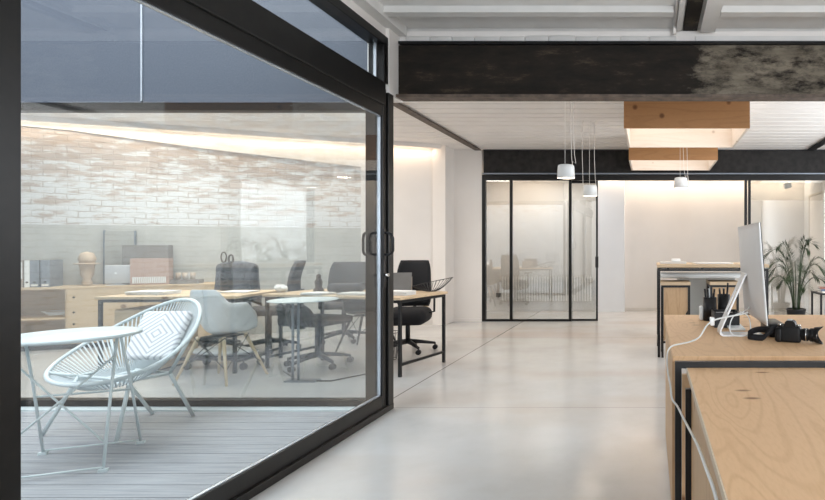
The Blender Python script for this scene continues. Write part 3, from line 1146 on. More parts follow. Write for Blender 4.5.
def office_chair(label, x, y, rz, mat='black_fabric', zb=0.60, zt=1.05, wd=0.44, arms=True, curve=0.05, sl=0.43):
    t = thing('office_chair', label, 'chair', (x, y, 0), rz, None)
    s = MB().bbox(-0.24, 0.24, -0.23, 0.24, sl, 0.51, 0.035 + (0.43 - sl) * 0.5, 5)
    s.build('seat', mat, t)

    def fb(u, v):
        a = (u - 0.5) * 2
        zz = zb + (zt - zb) * v
        wv_ = wd / 2 * (1 - 0.18 * (2 * v - 1) ** 4) * (1 - 0.10 * v)
        return (a * wv_, 0.25 + 0.05 * v + curve * (1 - a * a) * 0.8 - 0.04 * math.sin(PI * v), zz)
    MB().surf(fb, 12, 10, 0.035).build('backrest', mat, t)
    MB().tube([(0, 0.16, 0.42), (0, 0.30, 0.44), (0, 0.34, 0.56), (0, 0.34, 0.72)], 0.02, 8).build('back_support', 'black_plastic', t)
    MB().cyl((0, 0, 0.10), (0, 0, 0.43), 0.026).build('post', 'black_metal', t)
    bs = MB()
    tips = []
    for k in range(5):
        a = 2 * PI * k / 5 + 0.3
        tip = Vector((0.30 * math.cos(a), 0.30 * math.sin(a), 0.075))
        tips.append(tip)
        bs.tube([(0, 0, 0.12), tip * 0.5 + Vector((0, 0, 0.065)), tip], [0.03, 0.022, 0.015], 8)
    st = bs.build('star_base', 'black_plastic', t)
    for tip in tips:
        c = MB()
        c.cyl(tip + Vector((0, -0.022, -0.047)), tip + Vector((0, -0.006, -0.047)), 0.028, 14)
        c.cyl(tip + Vector((0, 0.006, -0.047)), tip + Vector((0, 0.022, -0.047)), 0.028, 14)
        c.cyl(tip + Vector((0, -0.008, -0.047)), tip + Vector((0, 0.008, -0.047)), 0.010, 8)
        c.cyl(tip + Vector((0, 0, -0.03)), tip + Vector((0, 0, 0.005)), 0.008, 8)
        c.build('castor', 'black_plastic', st)
    if arms:
        for sx in (-1, 1):
            MB().tube([(sx * 0.20, 0.02, 0.44), (sx * 0.29, 0.02, 0.46), (sx * 0.29, 0.03, 0.66)], 0.013, 8).bbox(sx * 0.29 - 0.035, sx * 0.29 + 0.035, -0.12, 0.14, 0.655, 0.685, 0.012, 2).build('armrest', 'black_plastic', t)
    return t


# chairs behind the long desks (backs away from the camera, facing it)
office_chair('black office chair behind the desk end right of the black door post', -2.84, 6.45, R(10), 'black_fabric', 0.50, 1.06, 0.40, sl=0.32)
jc = office_chair('office chair draped with a dark grey jacket behind the far desk', -5.08, 6.42, R(-14), 'grey_fabric', 0.62, 1.0, 0.50)
office_chair('black mesh office chair turned sideways between the far desks', -4.50, 6.50, R(-70), 'grey_mesh', 0.60, 1.06, 0.44, arms=False)
office_chair('grey round-backed office chair seen dimly through the glass near the handles', -3.98, 7.15, R(15), 'grey_mesh', 0.60, 1.02, 0.50, curve=0.08)
office_chair('black office chair pushed under the front of the far desks', -3.42, 5.66, R(165), 'black_fabric', 0.45, 0.66, 0.42, arms=False)
# jacket: rounded shell over the back
j = MB()


def jf(u, v):
    a = (u - 0.5) * 2
    wv_ = 0.29 - 0.05 * v ** 3
    zz = 0.50 + 0.55 * math.sin(v * PI / 2) ** 0.9
    bulge = 0.10 * math.cos(a * PI / 2) ** 0.5 * (1 - 0.5 * v)
    return (a * wv_, -0.065 + 0.02 * math.sin(9 * a + 4 * v) - bulge * 0.2, zz)


# (local frame of the draped chair: its back is at +y)
def jf2(u, v):
    a = (u - 0.5) * 2
    t_ = v * 2 - 1            # -1 front hem ... 0 over the top ... 1 back hem
    zz = 1.05 - 0.50 * abs(t_) ** 1.8 - 0.05 * a ** 4
    yy = 0.27 + 0.075 * (1 if t_ > 0 else -1) * abs(t_) ** 0.4 + 0.012 * math.sin(8 * a + 5 * t_)
    return (a * (0.27 + 0.02 * abs(t_)), yy, zz)


j = MB().surf(jf2, 18, 24, 0.012)
tag(j.build('jacket', 'grey_fabric', loc=(-5.08, 6.42, 0), rot=(0, 0, R(-14))), 'dark grey jacket hung over the back of the far office chair', 'jacket')
# scissors/headphones on a stand on top: small dark ornament on shelf behind
t = thing('desk_ornament', 'small dark ornament with two upright loops above the draped chair', 'ornament', (-4.62, 6.00, 0.752))
MB().lathe([(0.0, 0), (0.055, 0), (0.06, 0.15), (0.045, 0.30), (0.0, 0.30)], seg=16).build('body', 'black_plastic', t)
MB().tube([(-0.03 + 0.030 * math.cos(a), 0, 0.36 + 0.055 * math.sin(a)) for a in [2 * PI * k / 14 for k in range(14)]], 0.007, 6, closed=True).build('loop', 'steel_brown', t)
MB().tube([(0.04 + 0.025 * math.cos(a), 0.01, 0.34 + 0.045 * math.sin(a)) for a in [2 * PI * k / 14 for k in range(14)]], 0.009, 6, closed=True).build('loop', 'steel_brown', t)


def shell_fn():
    """moulded bucket: u round the rim (0 = back), v from the middle of the seat to the rim"""
    def sm(q):
        q = max(0.0, min(1.0, q))
        return q * q * (3 - 2 * q)

    def fn(u, v):
        a = 2 * PI * u
        d = abs(((u + 0.5) % 1.0) - 0.5) * 360          # degrees from the back
        h = 0.845 - 0.13 * sm((d - 30) / 32) - 0.09 * sm((d - 85) / 30) - 0.165 * sm((d - 112) / 26)
        rx = 0.195 + 0.045 * sm((d - 55) / 30) - 0.02 * sm((d - 110) / 40)
        ry = 0.225
        fl = 1.0 if d > 120 else 0.80 + 0.20 * (v ** 3)
        q = v ** (0.62 if d < 120 else 1.0)
        se = (abs(math.cos(a)) ** 3.2 + abs(math.sin(a)) ** 3.2) ** (-1 / 3.2)   # squarish plan
        z = 0.415 + (h - 0.415) * v ** (2.6 if d < 120 else 3.5) + 0.01 * (1 - v)
        return (rx * se * math.sin(a) * q * fl, ry * se * math.cos(a) * q * (fl if d > 100 else 0.92 + 0.08 * v) - 0.01, z)
    return fn


def shell_chair(label, x, y, rz, mat, legmat, wood_legs=True):
    t = thing('shell_chair', label, 'chair', (x, y, 0), rz)
    MB().surf(shell_fn(), 64, 18, -0.007).build('shell', mat, t)
    for sx in (-1, 1):
        for sy in (-1, 1):
            MB().tube([(sx * 0.25, sy * 0.235, 0.0), (sx * 0.12, sy * 0.12, 0.412)], [0.010, 0.016], 10).build('leg', legmat, t)
    w_ = MB()
    for sx in (-1, 1):
        w_.tube([(sx * 0.215, -0.20, 0.13), (sx * 0.14, 0.14, 0.41)], 0.004, 6)
        w_.tube([(sx * 0.215, 0.20, 0.13), (sx * 0.14, -0.14, 0.41)], 0.004, 6)
    w_.tube([(-0.215, 0.20, 0.13), (0.14, 0.14, 0.40)], 0.004, 6)
    w_.tube([(0.215, 0.20, 0.13), (-0.14, 0.14, 0.40)], 0.004, 6)
    w_.box(-0.12, 0.12, -0.12, 0.12, 0.400, 0.409)
    w_.build('wire_brace', 'black_metal', t)
    return t


shell_chair('white moulded shell armchair with wooden legs behind the courtyard glass', -3.95, 5.08, R(176), 'white_plastic', 'beech')
shell_chair('black moulded shell chair behind the desk just left of the door handles', -3.40, 6.62, R(0), 'black_plastic', 'black_metal')

# white pedestal table inside
t = thing('pedestal_table', 'thin round white table on a slim double post inside the far office', 'table', (-3.13, 4.97, 0))
MB().lathe([(0, 0.742), (0.27, 0.742), (0.28, 0.747), (0.27, 0.752), (0, 0.752)], seg=48).build('tabletop', 'white_enamel', t)
MB().cyl((-0.13, 0.05, 0.0), (-0.13, 0.05, 0.742), 0.011).cyl((-0.08, 0.05, 0.0), (-0.08, 0.05, 0.742), 0.011).build('post', 'galvanised', t)
MB().box(-0.18, 0.10, 0.0, 0.10, 0.0, 0.012).build('foot_plate', 'galvanised', t)

# wire waste basket
t = thing('wire_basket', 'black wire waste basket on the floor below the desk near the handles', 'basket', (-2.86, 5.95, 0))
wbk = MB()
for z, r in ((0.01, 0.11), (0.15, 0.125), (0.30, 0.14)):
    wbk.tube([(r * math.cos(2 * PI * k / 20), r * math.sin(2 * PI * k / 20), z) for k in range(20)], 0.004, 5, closed=True)
for k in range(20):
    a = 2 * PI * k / 20
    wbk.tube([(0.11 * math.cos(a), 0.11 * math.sin(a), 0.01), (0.14 * math.cos(a), 0.14 * math.sin(a), 0.30)], 0.0025, 5)
wbk.build('wire_cage', 'black_metal', t)
# white bag on a low trolley beneath the desk
t = thing('low_trolley', 'low black trolley on castors under the far desk', 'trolley', (-4.33, 5.60, 0))
MB().box(-0.33, 0.33, -0.16, 0.16, 0.10, 0.125).build('deck', 'black_metal', t)
for sx in (-1, 1):
    for sy in (-1, 1):
        MB().cyl((sx * 0.28, sy * 0.12 - 0.012, 0.035), (sx * 0.28, sy * 0.12 + 0.012, 0.035), 0.035, 14).cyl((sx * 0.28, sy * 0.12, 0.035), (sx * 0.28, sy * 0.12, 0.10), 0.008, 8).build('castor', 'black_plastic', t)
tag(MB().surf(lambda u, v: (-0.31 + 0.62 * u, 0.14 * math.cos(v * 2 * PI) * math.sin(PI * min(max(u, .02), .98)) ** 0.35, 0.04 + (0.045 + .005 * math.sin(u * 30)) * math.sin(v * 2 * PI) * math.sin(PI * min(max(u, .02), .98)) ** 0.35), 20, 16).build('rolled_blanket', 'paper', loc=(-4.33, 5.60, 0.127)), 'pale rolled blanket lying on the low black trolley', 'blanket')

# ---- cabinet along the brick wall
CW = 0.45
cx0, cy0 = on_wall(0, CW + 0.012)
cab = thing('plywood_cabinet', 'long low plywood cabinet with open shelves along the brick wall', 'cabinet', (cx0, cy0, 0), AW)
MB().box(-0.62, 1.72, -0.01, CW, 0.72, 0.745).build('top', 'plywood_pale', cab)
b = MB()
b.box(-0.60, -0.58, 0, CW, 0.06, 0.72)
b.box(0.150, 0.172, 0, CW, 0.06, 0.72)
b.box(1.68, 1.70, 0, CW, 0.06, 0.72)
b.box(-0.58, 1.68, CW - 0.012, CW, 0.06, 0.72)
b.box(-0.58, 1.68, 0.012, CW - 0.012, 0.06, 0.08)
b.build('body', 'plywood_pale', cab)
MB().box(-0.58, 0.15, 0.0, CW - 0.015, 0.36, 0.38).build('shelf', 'plywood_pale', cab)
MB().box(-0.58, 1.68, 0.03, CW - 0.03, 0.0, 0.06).build('plinth', 'black_metal', cab)
for k in range(2):
    xa = 0.175 + k * 0.755
    d = MB().box(xa, xa + 0.75, -0.018, 0.0, 0.065, 0.715).build('door', 'plywood_pale', cab)
    for zz in (0.16, 0.30, 0.44, 0.62):
        MB().cyl((xa + 0.06, -0.0195, zz), (xa + 0.06, -0.018, zz), 0.012, 12).build('grip_hole', 'black_metal', d)


def cab_t(px):
    r = (px - 650) / 550
    # front edge line of cabinet
    return (r * cy0 - cx0) / (UX - UY * r)


def cab_pt(px, depth=0.15, z=0.7455):
    # same pixel column but 'depth' behind the front edge
    bx, by = cx0 - UY * depth, cy0 + UX * depth
    r = (px - 650) / 550
    tt = (r * by - bx) / (UX - UY * r)
    return (bx + UX * tt, by + UY * tt, z)


def box_thing(name, label, cat, px, depth, w_, d_, h_, mat, lidmat=None, z=0.7455, group=None):
    t = thing(name, label, cat, cab_pt(px, depth, z), AW, group)
    MB().box(-w_ / 2, w_ / 2, -d_ / 2, d_ / 2, 0, h_).build('body', mat, t)
    return t


bl = [(26.5, 'cardboard', 'brown binder with a tall white spine label at the left end of the cabinet'),
      (34.2, 'paper', 'slim white binder next to the brown one on the cabinet'),
      (41.5, 'binder_grey', 'grey mottled binder, left of the grey pair on the cabinet'),
      (52, 'binder_grey', 'grey mottled binder, right of the grey pair on the cabinet')]
for i, (px, mt_, lb) in enumerate(bl):
    wdt = 0.045 if i == 1 else 0.072 if i == 0 else 0.080
    t = thing('ring_binder', lb, 'binder', cab_pt(px, 0.22), AW, 'ring binders on the cabinet')
    MB().box(-wdt / 2, wdt / 2, -0.14, 0.14, 0, 0.32).build('cover', mt_, t)
    MB().cyl((0, -0.1415, 0.06), (0, -0.140, 0.06), 0.012, 14).build('finger_hole', 'black_metal', t)
    if i != 1:
        if i == 0:
            MB().box(-0.026, 0.026, -0.142, -0.1405, 0.10, 0.30).build('spine_label', 'paper', t)
        else:
            MB().box(-0.030, 0.030, -0.142, -0.1405, 0.012, 0.035).build('spine_label', 'paper', t)
# vase with broad brim
p = cab_pt(87, 0.2)
t = thing('ceramic_vase', 'tan vase with a flat brim on the cabinet', 'vase', p)
MB().lathe([(0, 0), (0.045, 0), (0.05, 0.03), (0.035, 0.08), (0.06, 0.14), (0.072, 0.26), (0.12, 0.268), (0.12, 0.276), (0.07, 0.28), (0.0, 0.28)], seg=28).build('body', 'terracotta', t)
MB().lathe([(0, 0.281), (0.07, 0.281), (0.085, 0.33), (0.06, 0.40), (0.0, 0.42)], seg=20).build('crown', 'terracotta', t)
# framed board
t = thing('picture_board', 'tall grey board leaning on the brick wall behind the monitor', 'board', cab_pt(120, 0.425), AW)
MB().box(-0.155, 0.155, -0.012, 0.012, 0, 0.68).build('panel', 'grey_plaster', t)
MB().box(-0.16, -0.145, -0.016, 0.016, 0, 0.69).box(0.145, 0.16, -0.016, 0.016, 0, 0.69).build('frame', 'galvanised', t)
t = thing('monitor', 'silver monitor with a small white logo on the cabinet', 'monitor', cab_pt(118, 0.16), AW)
MB().bbox(-0.125, 0.125, -0.012, 0.012, 0.02, 0.25, 0.008, 2).build('screen_housing', 'alu_matte', t)
MB().box(-0.09, 0.09, -0.07, 0.07, 0, 0.008).box(-0.03, 0.03, 0.0, 0.01, 0.006, 0.10).build('stand', 'alu_matte', t)
MB().cyl((-0.02, -0.0135, 0.15), (-0.02, -0.012, 0.15), 0.012, 14).build('logo', 'white_plastic', t)
box_thing('storage_box', 'large grey-brown storage box at the back of the cabinet', 'box', 148, 0.31, 0.46, 0.16, 0.50, 'grey_card')
t = box_thing('storage_box', 'pinkish cardboard box in front of the grey-brown box', 'box', 152, 0.15, 0.38, 0.15, 0.33, 'pink_card')
rb = MB()
for k in range(16):
    rb.box(-0.165 + k * 0.021, -0.152 + k * 0.021, -0.085, -0.0755, 0.02, 0.10)
rb.build('ribbed_band', 'white_plastic', t)
# crockery tray on cabinet's right end
t = thing('tray', 'dark tray of small pots at the right end of the cabinet', 'tray', cab_pt(187, 0.2), AW)
MB().box(-0.15, 0.15, -0.1, 0.1, 0, 0.05).build('base', 'grey_card', t)
for xx, wh in ((-0.09, 'left'), (-0.02, 'middle'), (0.06, 'right')):
    tag(MB().lathe([(0, 0), (0.025, 0), (0.03, 0.09), (0, 0.09)], seg=12).build('small_pot', 'terracotta', loc=(t.location.x + xx * UX, t.location.y + xx * UY, t.location.z + 0.051)), 'little brown pot standing %s in the dark tray on the cabinet' % wh, 'pot', 'little pots in the tray')
# things in the open shelf
t = thing('cable_coil', 'pale coiled cable on the open cabinet shelf', 'cable', (cx0 + UX * 0.0 - UY * 0.2, cy0 + UY * 0.0 + UX * 0.2, 0.386))
MB().tube([((0.07 + 0.002 * k) * math.cos(k * 0.5), (0.07 + 0.001 * k) * math.sin(k * 0.5), 0.004 + 0.0012 * k) for k in range(48)], 0.004, 6).build('loops', 'white_plastic', t)


# papers on desks
def papers(name, label, x, y, z, n, w_, h_, rz0=0.0, group=None, cat='papers'):
    t = MB()
    for k in range(n):
        m_ = Matrix.Rotation(R(random.uniform(-9, 9)), 4, 'Z')
        t.box(-w_ / 2, w_ / 2, -h_ / 2, h_ / 2, k * 0.007, k * 0.007 + 0.0055, m_)
    o = t.build(name, 'paper', loc=(x, y, z), rot=(0, 0, rz0))
    return tag(o, label, cat, group)


papers('paper_stack', 'loose stack of white papers on the left end of the far desk', -4.98, 5.52, 0.751, 5, 0.36, 0.24)
papers('paper_stack', 'white papers on the far desk in line with the draped chair', -4.30, 5.75, 0.751, 2, 0.30, 0.21)
papers('paper_stack', 'thick white paper pile on the desk end right of the door post', -2.47, 5.44, 0.751, 6, 0.24, 0.16, RA)
papers('paper_stack', 'low white paper pile on the desk directly left of the door post', -2.92, 5.48, 0.751, 3, 0.30, 0.2, RA)
papers('paper_stack', 'white notepad on the desk near the small bottles', -3.32, 5.50, 0.751, 3, 0.25, 0.19, RA)
# dark bag on desk
tag(MB().bbox(-0.17, 0.17, -0.07, 0.07, 0, 0.095, 0.04, 4).tube([(0.10, 0, 0.08), (0.20, 0.0, 0.10), (0.22, 0, 0.04)], 0.014, 6).build('camera_bag', 'grey_mesh', loc=(-3.17, 5.74, 0.752), rot=(0, 0, R(10))), 'dark lumpy bag lying on the desk left of the door post', 'bag')
t = thing('desk_figurine', 'small brown figurine standing on the desk left of the dark bag', 'figurine', (-3.53, 5.86, 0.752))
MB().lathe([(0, 0), (0.05, 0), (0.05, 0.02), (0.03, 0.04), (0.04, 0.10), (0.02, 0.14), (0.025, 0.17), (0, 0.19)], seg=16).build('body', 'steel_brown', t)
t = thing('paper_ball', 'crumpled white paper on the far desk in front of the mesh chair', 'paper', (-3.84, 5.72, 0.752))
pb = MB()
bmesh.ops.create_icosphere(pb.bm, subdivisions=2, radius=0.05)
for v in pb.bm.verts:
    v.co *= random.uniform(0.8, 1.25)
    v.co.z = v.co.z * 0.7 + 0.044
    v.co.z = max(v.co.z, 0.0)
    v.co.x *= 1.4
pb.build('sheet', 'paper', t)
# upright display on desk (tablet/laptop)
t = thing('open_laptop', 'grey laptop standing open on the desk beside the door post', 'laptop', (-2.63, 5.64, 0.752), R(14))
MB().box(-0.15, 0.15, -0.10, 0.10, 0, 0.014).build('base', 'alu_matte', t)
MB().box(-0.15, 0.15, 0, 0.010, 0, 0.20, Matrix.Translation((0, 0.085, 0.012)) @ Matrix.Rotation(R(-18), 4, 'X')).build('lid', 'grey_card', t)
t = thing('archive_box', 'small tan box on the desk right beside the door post', 'box', (-2.70, 5.93, 0.752), RA)
MB().box(-0.12, 0.12, -0.05, 0.05, 0, 0.15).build('body', 'cardboard', t)
# wire bowl
t = thing('wire_bowl', 'black wire bowl with a pointed rim on the desk end', 'bowl', (-2.33, 5.83, 0.752), R(5))
wb_ = MB()


def bowl_pt(a, q):
    r_ = 0.05 + 0.15 * q
    x_ = r_ * math.cos(a) * (1.15 if math.cos(a) > 0 else 0.9)
    z_ = 0.004 + 0.13 * q ** 1.5 * (0.75 + 0.35 * math.cos(a))
    return (x_, r_ * 0.8 * math.sin(a), z_)


for k in range(34):
    a = 2 * PI * k / 34
    wb_.tube([bowl_pt(a, q / 5) for q in range(6)], 0.0022, 5)
for q in (0, 1.0):
    wb_.tube([bowl_pt(2 * PI * k / 34, q) for k in range(34)], 0.0035, 6, closed=True)
wb_.build('wires', 'black_metal', t)
# floor cable and wall socket
tag(MB().tube([(-3.6, 5.4, 0.008), (-3.2, 5.0, 0.008), (-2.9, 5.0, 0.008), (-2.7, 5.3, 0.008), (-2.9, 5.7, 0.008)], 0.006, 6).build('floor_cable', 'black_plastic'), 'black cable looping on the floor under the far desks', 'cable')
p = on_wall(T_END - 0.22, 0.030)
tag(MB().box(-0.04, 0.04, -0.006, 0.004, -0.04, 0.04).box(-0.02, 0.02, -0.010, -0.006, -0.02, 0.02).build('wall_socket', 'beech', loc=(p[0], p[1], 0.32), rot=(0, 0, AW)), 'small tan socket on the wall by the black office chair', 'socket')
tag(MB().box(-0.04, 0.04, -0.012, 0.0, -0.04, 0.04).box(-0.02, 0.02, -0.016, -0.012, -0.02, 0.02).build('wall_socket', 'grey_card', loc=(-2.88, 10.449, 0.30)), 'small dark socket on the wall behind the glass partition', 'socket')

# radiator behind partition
t = thing('radiator', 'long white ribbed radiator low on the wall behind the glass partition', 'radiator', (-1.95, 10.38, 0.18))
MB().box(-0.85, 0.85, -0.02, 0.03, 0, 0.50).build('body', 'baseboard', t)
rr = MB()
for k in range(34):
    xx = -0.83 + k * 0.05
    rr.box(xx, xx + 0.024, -0.060, -0.0205, 0.02, 0.48)
rr.build('ribs', 'radiator', t)
MB().box(-0.6, -0.56, 0.03, 0.068, 0.1, 0.4).box(0.56, 0.6, 0.03, 0.068, 0.1, 0.4).build('bracket', 'radiator', t)
t = thing('hand_rail', 'small dark vent near the bottom right of the glass partition', 'vent', (-1.16, 9.115, 0.0))
MB().box(-0.09, 0.09, -0.01, 0.01, 0.0, 0.03).build('body', 'black_metal', t)
bpy.data.objects.remove(bpy.data.objects['hand_rail'].children[0])
bpy.data.objects.remove(bpy.data.objects['hand_rail'])

# ================================================================== STANDING TABLE and STOOLS
t = thing('standing_table', 'tall plywood standing table on black steel legs behind the computer', 'table', (0.70, 6.45, 0))
TX, TY, TH = 0.62, 0.36, 1.03
MB().box(-TX, TX, -TY, TY, TH - 0.035, TH).build('tabletop', 'plywood_pale', t, bevel=0.002)
for sx in (-1, 1):
    for sy in (-1, 1):
        MB().box(sx * (TX - 0.02) - 0.014, sx * (TX - 0.02) + 0.014, sy * (TY - 0.02) - 0.014, sy * (TY - 0.02) + 0.014, 0, TH - 0.075).build('leg', 'black_metal', t)
f = MB()
for sy in (-1, 1):
    f.box(-TX + 0.006, TX - 0.006, sy * (TY - 0.02) - 0.014, sy * (TY - 0.02) + 0.014, TH - 0.075, TH - 0.05)
for sx in (-1, 1):
    f.box(sx * (TX - 0.02) - 0.014, sx * (TX - 0.02) + 0.014, -TY + 0.034, TY - 0.034, TH - 0.075, TH - 0.05)
    f.box(sx * (TX - 0.02) - 0.012, sx * (TX - 0.02) + 0.012, -TY + 0.034, TY - 0.034, 0.12, 0.145)
for xx in (-0.5, -0.12, 0.3):
    f.box(xx - 0.015, xx + 0.015, -TY + 0.01, TY - 0.01, TH - 0.05, TH - 0.035)
f.build('frame', 'black_metal', t)
MB().cyl((-TX + 0.04, -0.20, 0.90), (TX - 0.04, -0.20, 0.90), 0.033, 20).build('light_tube', 'white_plastic', t)
MB().box(-TX + 0.04, TX - 0.04, -0.15, 0.30, 0.865, 0.882).build('under_shelf', 'grey_card', t)


def stool(label, x, y):
    t = thing('box_stool', label, 'stool', (x, y, 0), 0, 'plywood stools at the standing table')
    W, D, H = 0.165, 0.19, 0.835
    MB().box(-W, W, -D, D, H - 0.035, H).build('seat', 'plywood_pale', t, bevel=0.002)
    for sx in (-1, 1):
        for sy in (-1, 1):
            MB().box(sx * (W - 0.018) - 0.012, sx * (W - 0.018) + 0.012, sy * (D - 0.018) - 0.012, sy * (D - 0.018) + 0.012, 0, H - 0.06).build('leg', 'black_metal', t)
    f = MB()
    for sy in (-1, 1):
        f.box(-W + 0.006, W - 0.006, sy * (D - 0.018) - 0.012, sy * (D - 0.018) + 0.012, H - 0.06, H - 0.035)
        MB().box(-W + 0.030, W - 0.030, sy * (D - 0.018) - 0.010, sy * (D - 0.018) + 0.010, 0.16, 0.18).build('footrest', 'black_metal', t)
    for sx in (-1, 1):
        f.box(sx * (W - 0.018) - 0.012, sx * (W - 0.018) + 0.012, -D + 0.030, D - 0.030, H - 0.06, H - 0.035)
    f.build('frame', 'black_metal', t)
    MB().prism([(-W + 0.032, 0.18), (-W + 0.032, H - 0.062), (W - 0.032, H - 0.062), (W - 0.032, 0.52), (0.0, 0.30)], -D + 0.022, -D + 0.036, 'Y').build('front_panel', 'plywood_side', t)
    return t


stool('plywood box stool under the left end of the standing table', 0.285, 6.26)
stool('plywood box stool half hidden behind the pen cups at the standing table', 0.83, 6.30)
# grey cupboard behind, seen between stools
t = thing('grey_cupboard', 'dark grey cupboard standing behind the standing table', 'cupboard', (0.72, 7.2, 0))
MB().box(-0.36, 0.36, -0.2, 0.2, 0, 0.86).build('body', 'grey_plaster', t)
MB().box(-0.34, -0.01, -0.216, -0.201, 0.03, 0.84).build('door', 'grey_plaster', t)
MB().box(0.01, 0.34, -0.216, -0.201, 0.03, 0.84).build('door', 'grey_plaster', t)
papers('paper_stack', 'white papers lying on the left of the standing table', 0.27, 6.38, 1.031, 3, 0.30, 0.21)
tag(MB().bbox(-0.05, 0.05, -0.05, 0.05, 0, 0.035, 0.006, 2).build('small_box', 'paper', loc=(0.30, 6.40, 1.053)), 'small white box on top of the papers on the standing table', 'box')
papers('paper_stack', 'flat white sheets on the right of the standing table', 0.72, 6.36, 1.031, 2, 0.42, 0.28)


# ================================================================== PALM
t = thing('potted_palm', 'potted palm with arching dark green fronds behind the desk', 'plant', (2.27, 8.55, 0))
MB().lathe([(0.0, 0.0), (0.115, 0.0), (0.15, 0.24), (0.155, 0.26), (0.14, 0.26), (0.135, 0.235), (0, 0.235)], seg=28).build('pot', 'black_plastic', t)
MB().lathe([(0, 0.225), (0.134, 0.225), (0.134, 0.245), (0, 0.25)], seg=20).build('soil', 'soil', t)


def frond(ang, h, reach, droop, stem_r=0.008, nl=24, leaf=0.22):
    d = Vector((math.cos(ang), math.sin(ang), 0))
    side = Vector((-d.y, d.x, 0))
    pts = []
    n = 14
    for i in range(n + 1):
        q = i / n
        rad = 0.05 + reach * (q ** 1.9)
        z = 0.24 + (h - 0.24) * math.sin(min(q * 1.15, 1.0) * PI / 2) - droop * max(0, q - 0.6) ** 2 * 4
        pts.append(d * rad + Vector((0, 0, z)))
    b_ = MB()
    b_.tube(pts, [stem_r * (1 - 0.75 * i / n) for i in range(n + 1)], 6)
    bm_ = b_.bm
    for i in range(nl):
        q = 0.52 + 0.48 * (i / (nl - 1))
        fi = q * n
        k0 = min(int(fi), n - 1)
        p = pts[k0].lerp(pts[k0 + 1], fi - k0)
        tan = (pts[k0 + 1] - pts[k0]).normalized()
        ll = leaf * (0.55 + 0.6 * math.sin(PI * (0.12 + 0.80 * (i / (nl - 1)))))
        for s_ in (-1, 1):
            dr = (side * s_ * 0.8 + tan * 0.9 + Vector((0, 0, random.uniform(-0.1, 0.2)))).normalized()
            m1 = p + dr * ll * 0.5 + Vector((0, 0, -0.01))
            tip = p + dr * ll + Vector((0, 0, -0.22 * ll - 0.03 * random.random()))
            wn_ = dr.cross(Vector((0, 0, 1))).normalized() * 0.006
            v0 = bm_.verts.new(p)
            v1 = bm_.verts.new(m1 + wn_)
            v2 = bm_.verts.new(tip)
            v3 = bm_.verts.new(m1 - wn_)
            bm_.faces.new([v0, v1, v2, v3])
    b_.build('frond', 'leaf', t)


specs = [(0.1, 1.10, 0.55, 0.30), (0.9, 0.95, 0.40, 0.15), (1.8, 1.15, 0.35, 0.15), (2.7, 1.22, 0.42, 0.2), (3.2, 0.80, 0.40, 0.22), (3.6, 1.30, 0.33, 0.12),
         (4.4, 1.05, 0.40, 0.2), (5.2, 1.22, 0.25, 0.08), (5.9, 0.78, 0.42, 0.2), (0.5, 1.35, 0.22, 0.06), (2.2, 0.72, 0.34, 0.18), (6.1, 1.30, 0.20, 0.05), (4.9, 0.68, 0.30, 0.12), (3.0, 1.02, 0.30, 0.10), (0.3, 0.85, 0.36, 0.2), (1.3, 0.78, 0.30, 0.15), (4.0, 0.88, 0.38, 0.2), (2.5, 0.95, 0.38, 0.22), (5.6, 1.0, 0.45, 0.3)]
for a, h, rc, dr in specs:
    frond(a, h, rc, dr)

# ---- low black side table with books at right edge
t = thing('side_table', 'low black metal table at the right edge with books on it', 'table', (2.55, 7.55, 0))
MB().box(-0.28, 0.28, -0.22, 0.22, 0.58, 0.60).build('tabletop', 'black_metal', t)
for sx in (-1, 1):
    for sy in (-1, 1):
        MB().box(sx * 0.265 - 0.012, sx * 0.265 + 0.012, sy * 0.205 - 0.012, sy * 0.205 + 0.012, 0, 0.58).build('leg', 'black_metal', t)
M['book_blue'] = plain('book_blue', (0.10, 0.14, 0.22), 0.6)
M['book_white'] = plain('book_white', (0.7, 0.68, 0.62), 0.6)
M['book_red'] = plain('book_red', (0.28, 0.12, 0.09), 0.6)
bz = 0.601
for k, (mt_, th, lb) in enumerate((('book_white', 0.022, 'pale book at the bottom of the pile on the low black table'), ('book_blue', 0.028, 'dark blue book in the middle of the pile on the low black table'), ('book_red', 0.02, 'reddish book on top of the pile on the low black table'))):
    t = thing('book', lb, 'book', (2.44, 7.5, bz), R(5 - 7 * k), 'books on the low black table')
    MB().box(-0.13, 0.13, -0.09, 0.09, 0, 0.003).box(-0.13, 0.13, -0.09, 0.09, th - 0.003, th).box(-0.13, 0.13, -0.093, -0.090, 0, th).build('cover', mt_, t)
    MB().box(-0.125, 0.125, -0.0895, 0.085, 0.0035, th - 0.0035).build('pages', 'paper', t)
    bz += th + 0.001

# ================================================================== COMPUTER DESK
DX0 = 0.10
t = thing('computer_desk', 'large plywood desk carrying the computer and the black camera', 'desk', (DX0, 2.42, 0))
DL = 1.45
MB().box(0, 1.6, 0, DL, 0.725, 0.75).build('tabletop', 'plywood', t, bevel=0.0015)
MB().box(0.0, 0.022, 0.05, 1.13, 0.03, 0.725).build('side_panel', 'plywood_side', t)
MB().box(0.004, 0.018, 1.05, 1.10, 0.0, 0.03).box(0.004, 0.018, 0.08, 0.12, 0.0, 0.03).build('foot', 'black_metal', t)
MB().box(0.10, 1.55, 0.05, 0.075, 0.70, 0.725).build('rail', 'black_metal', t)
MB().box(0.10, 1.55, DL - 0.1, DL - 0.075, 0.70, 0.725).build('rail', 'black_metal', t)
for sx, sy in ((0.16, 0.10), (1.5, 0.10), (0.16, DL - 0.12), (1.5, DL - 0.12)):
    MB().bar((sx, sy, 0.70), (sx + 0.05, sy, 0.0), 0.025).build('leg', 'black_metal', t)

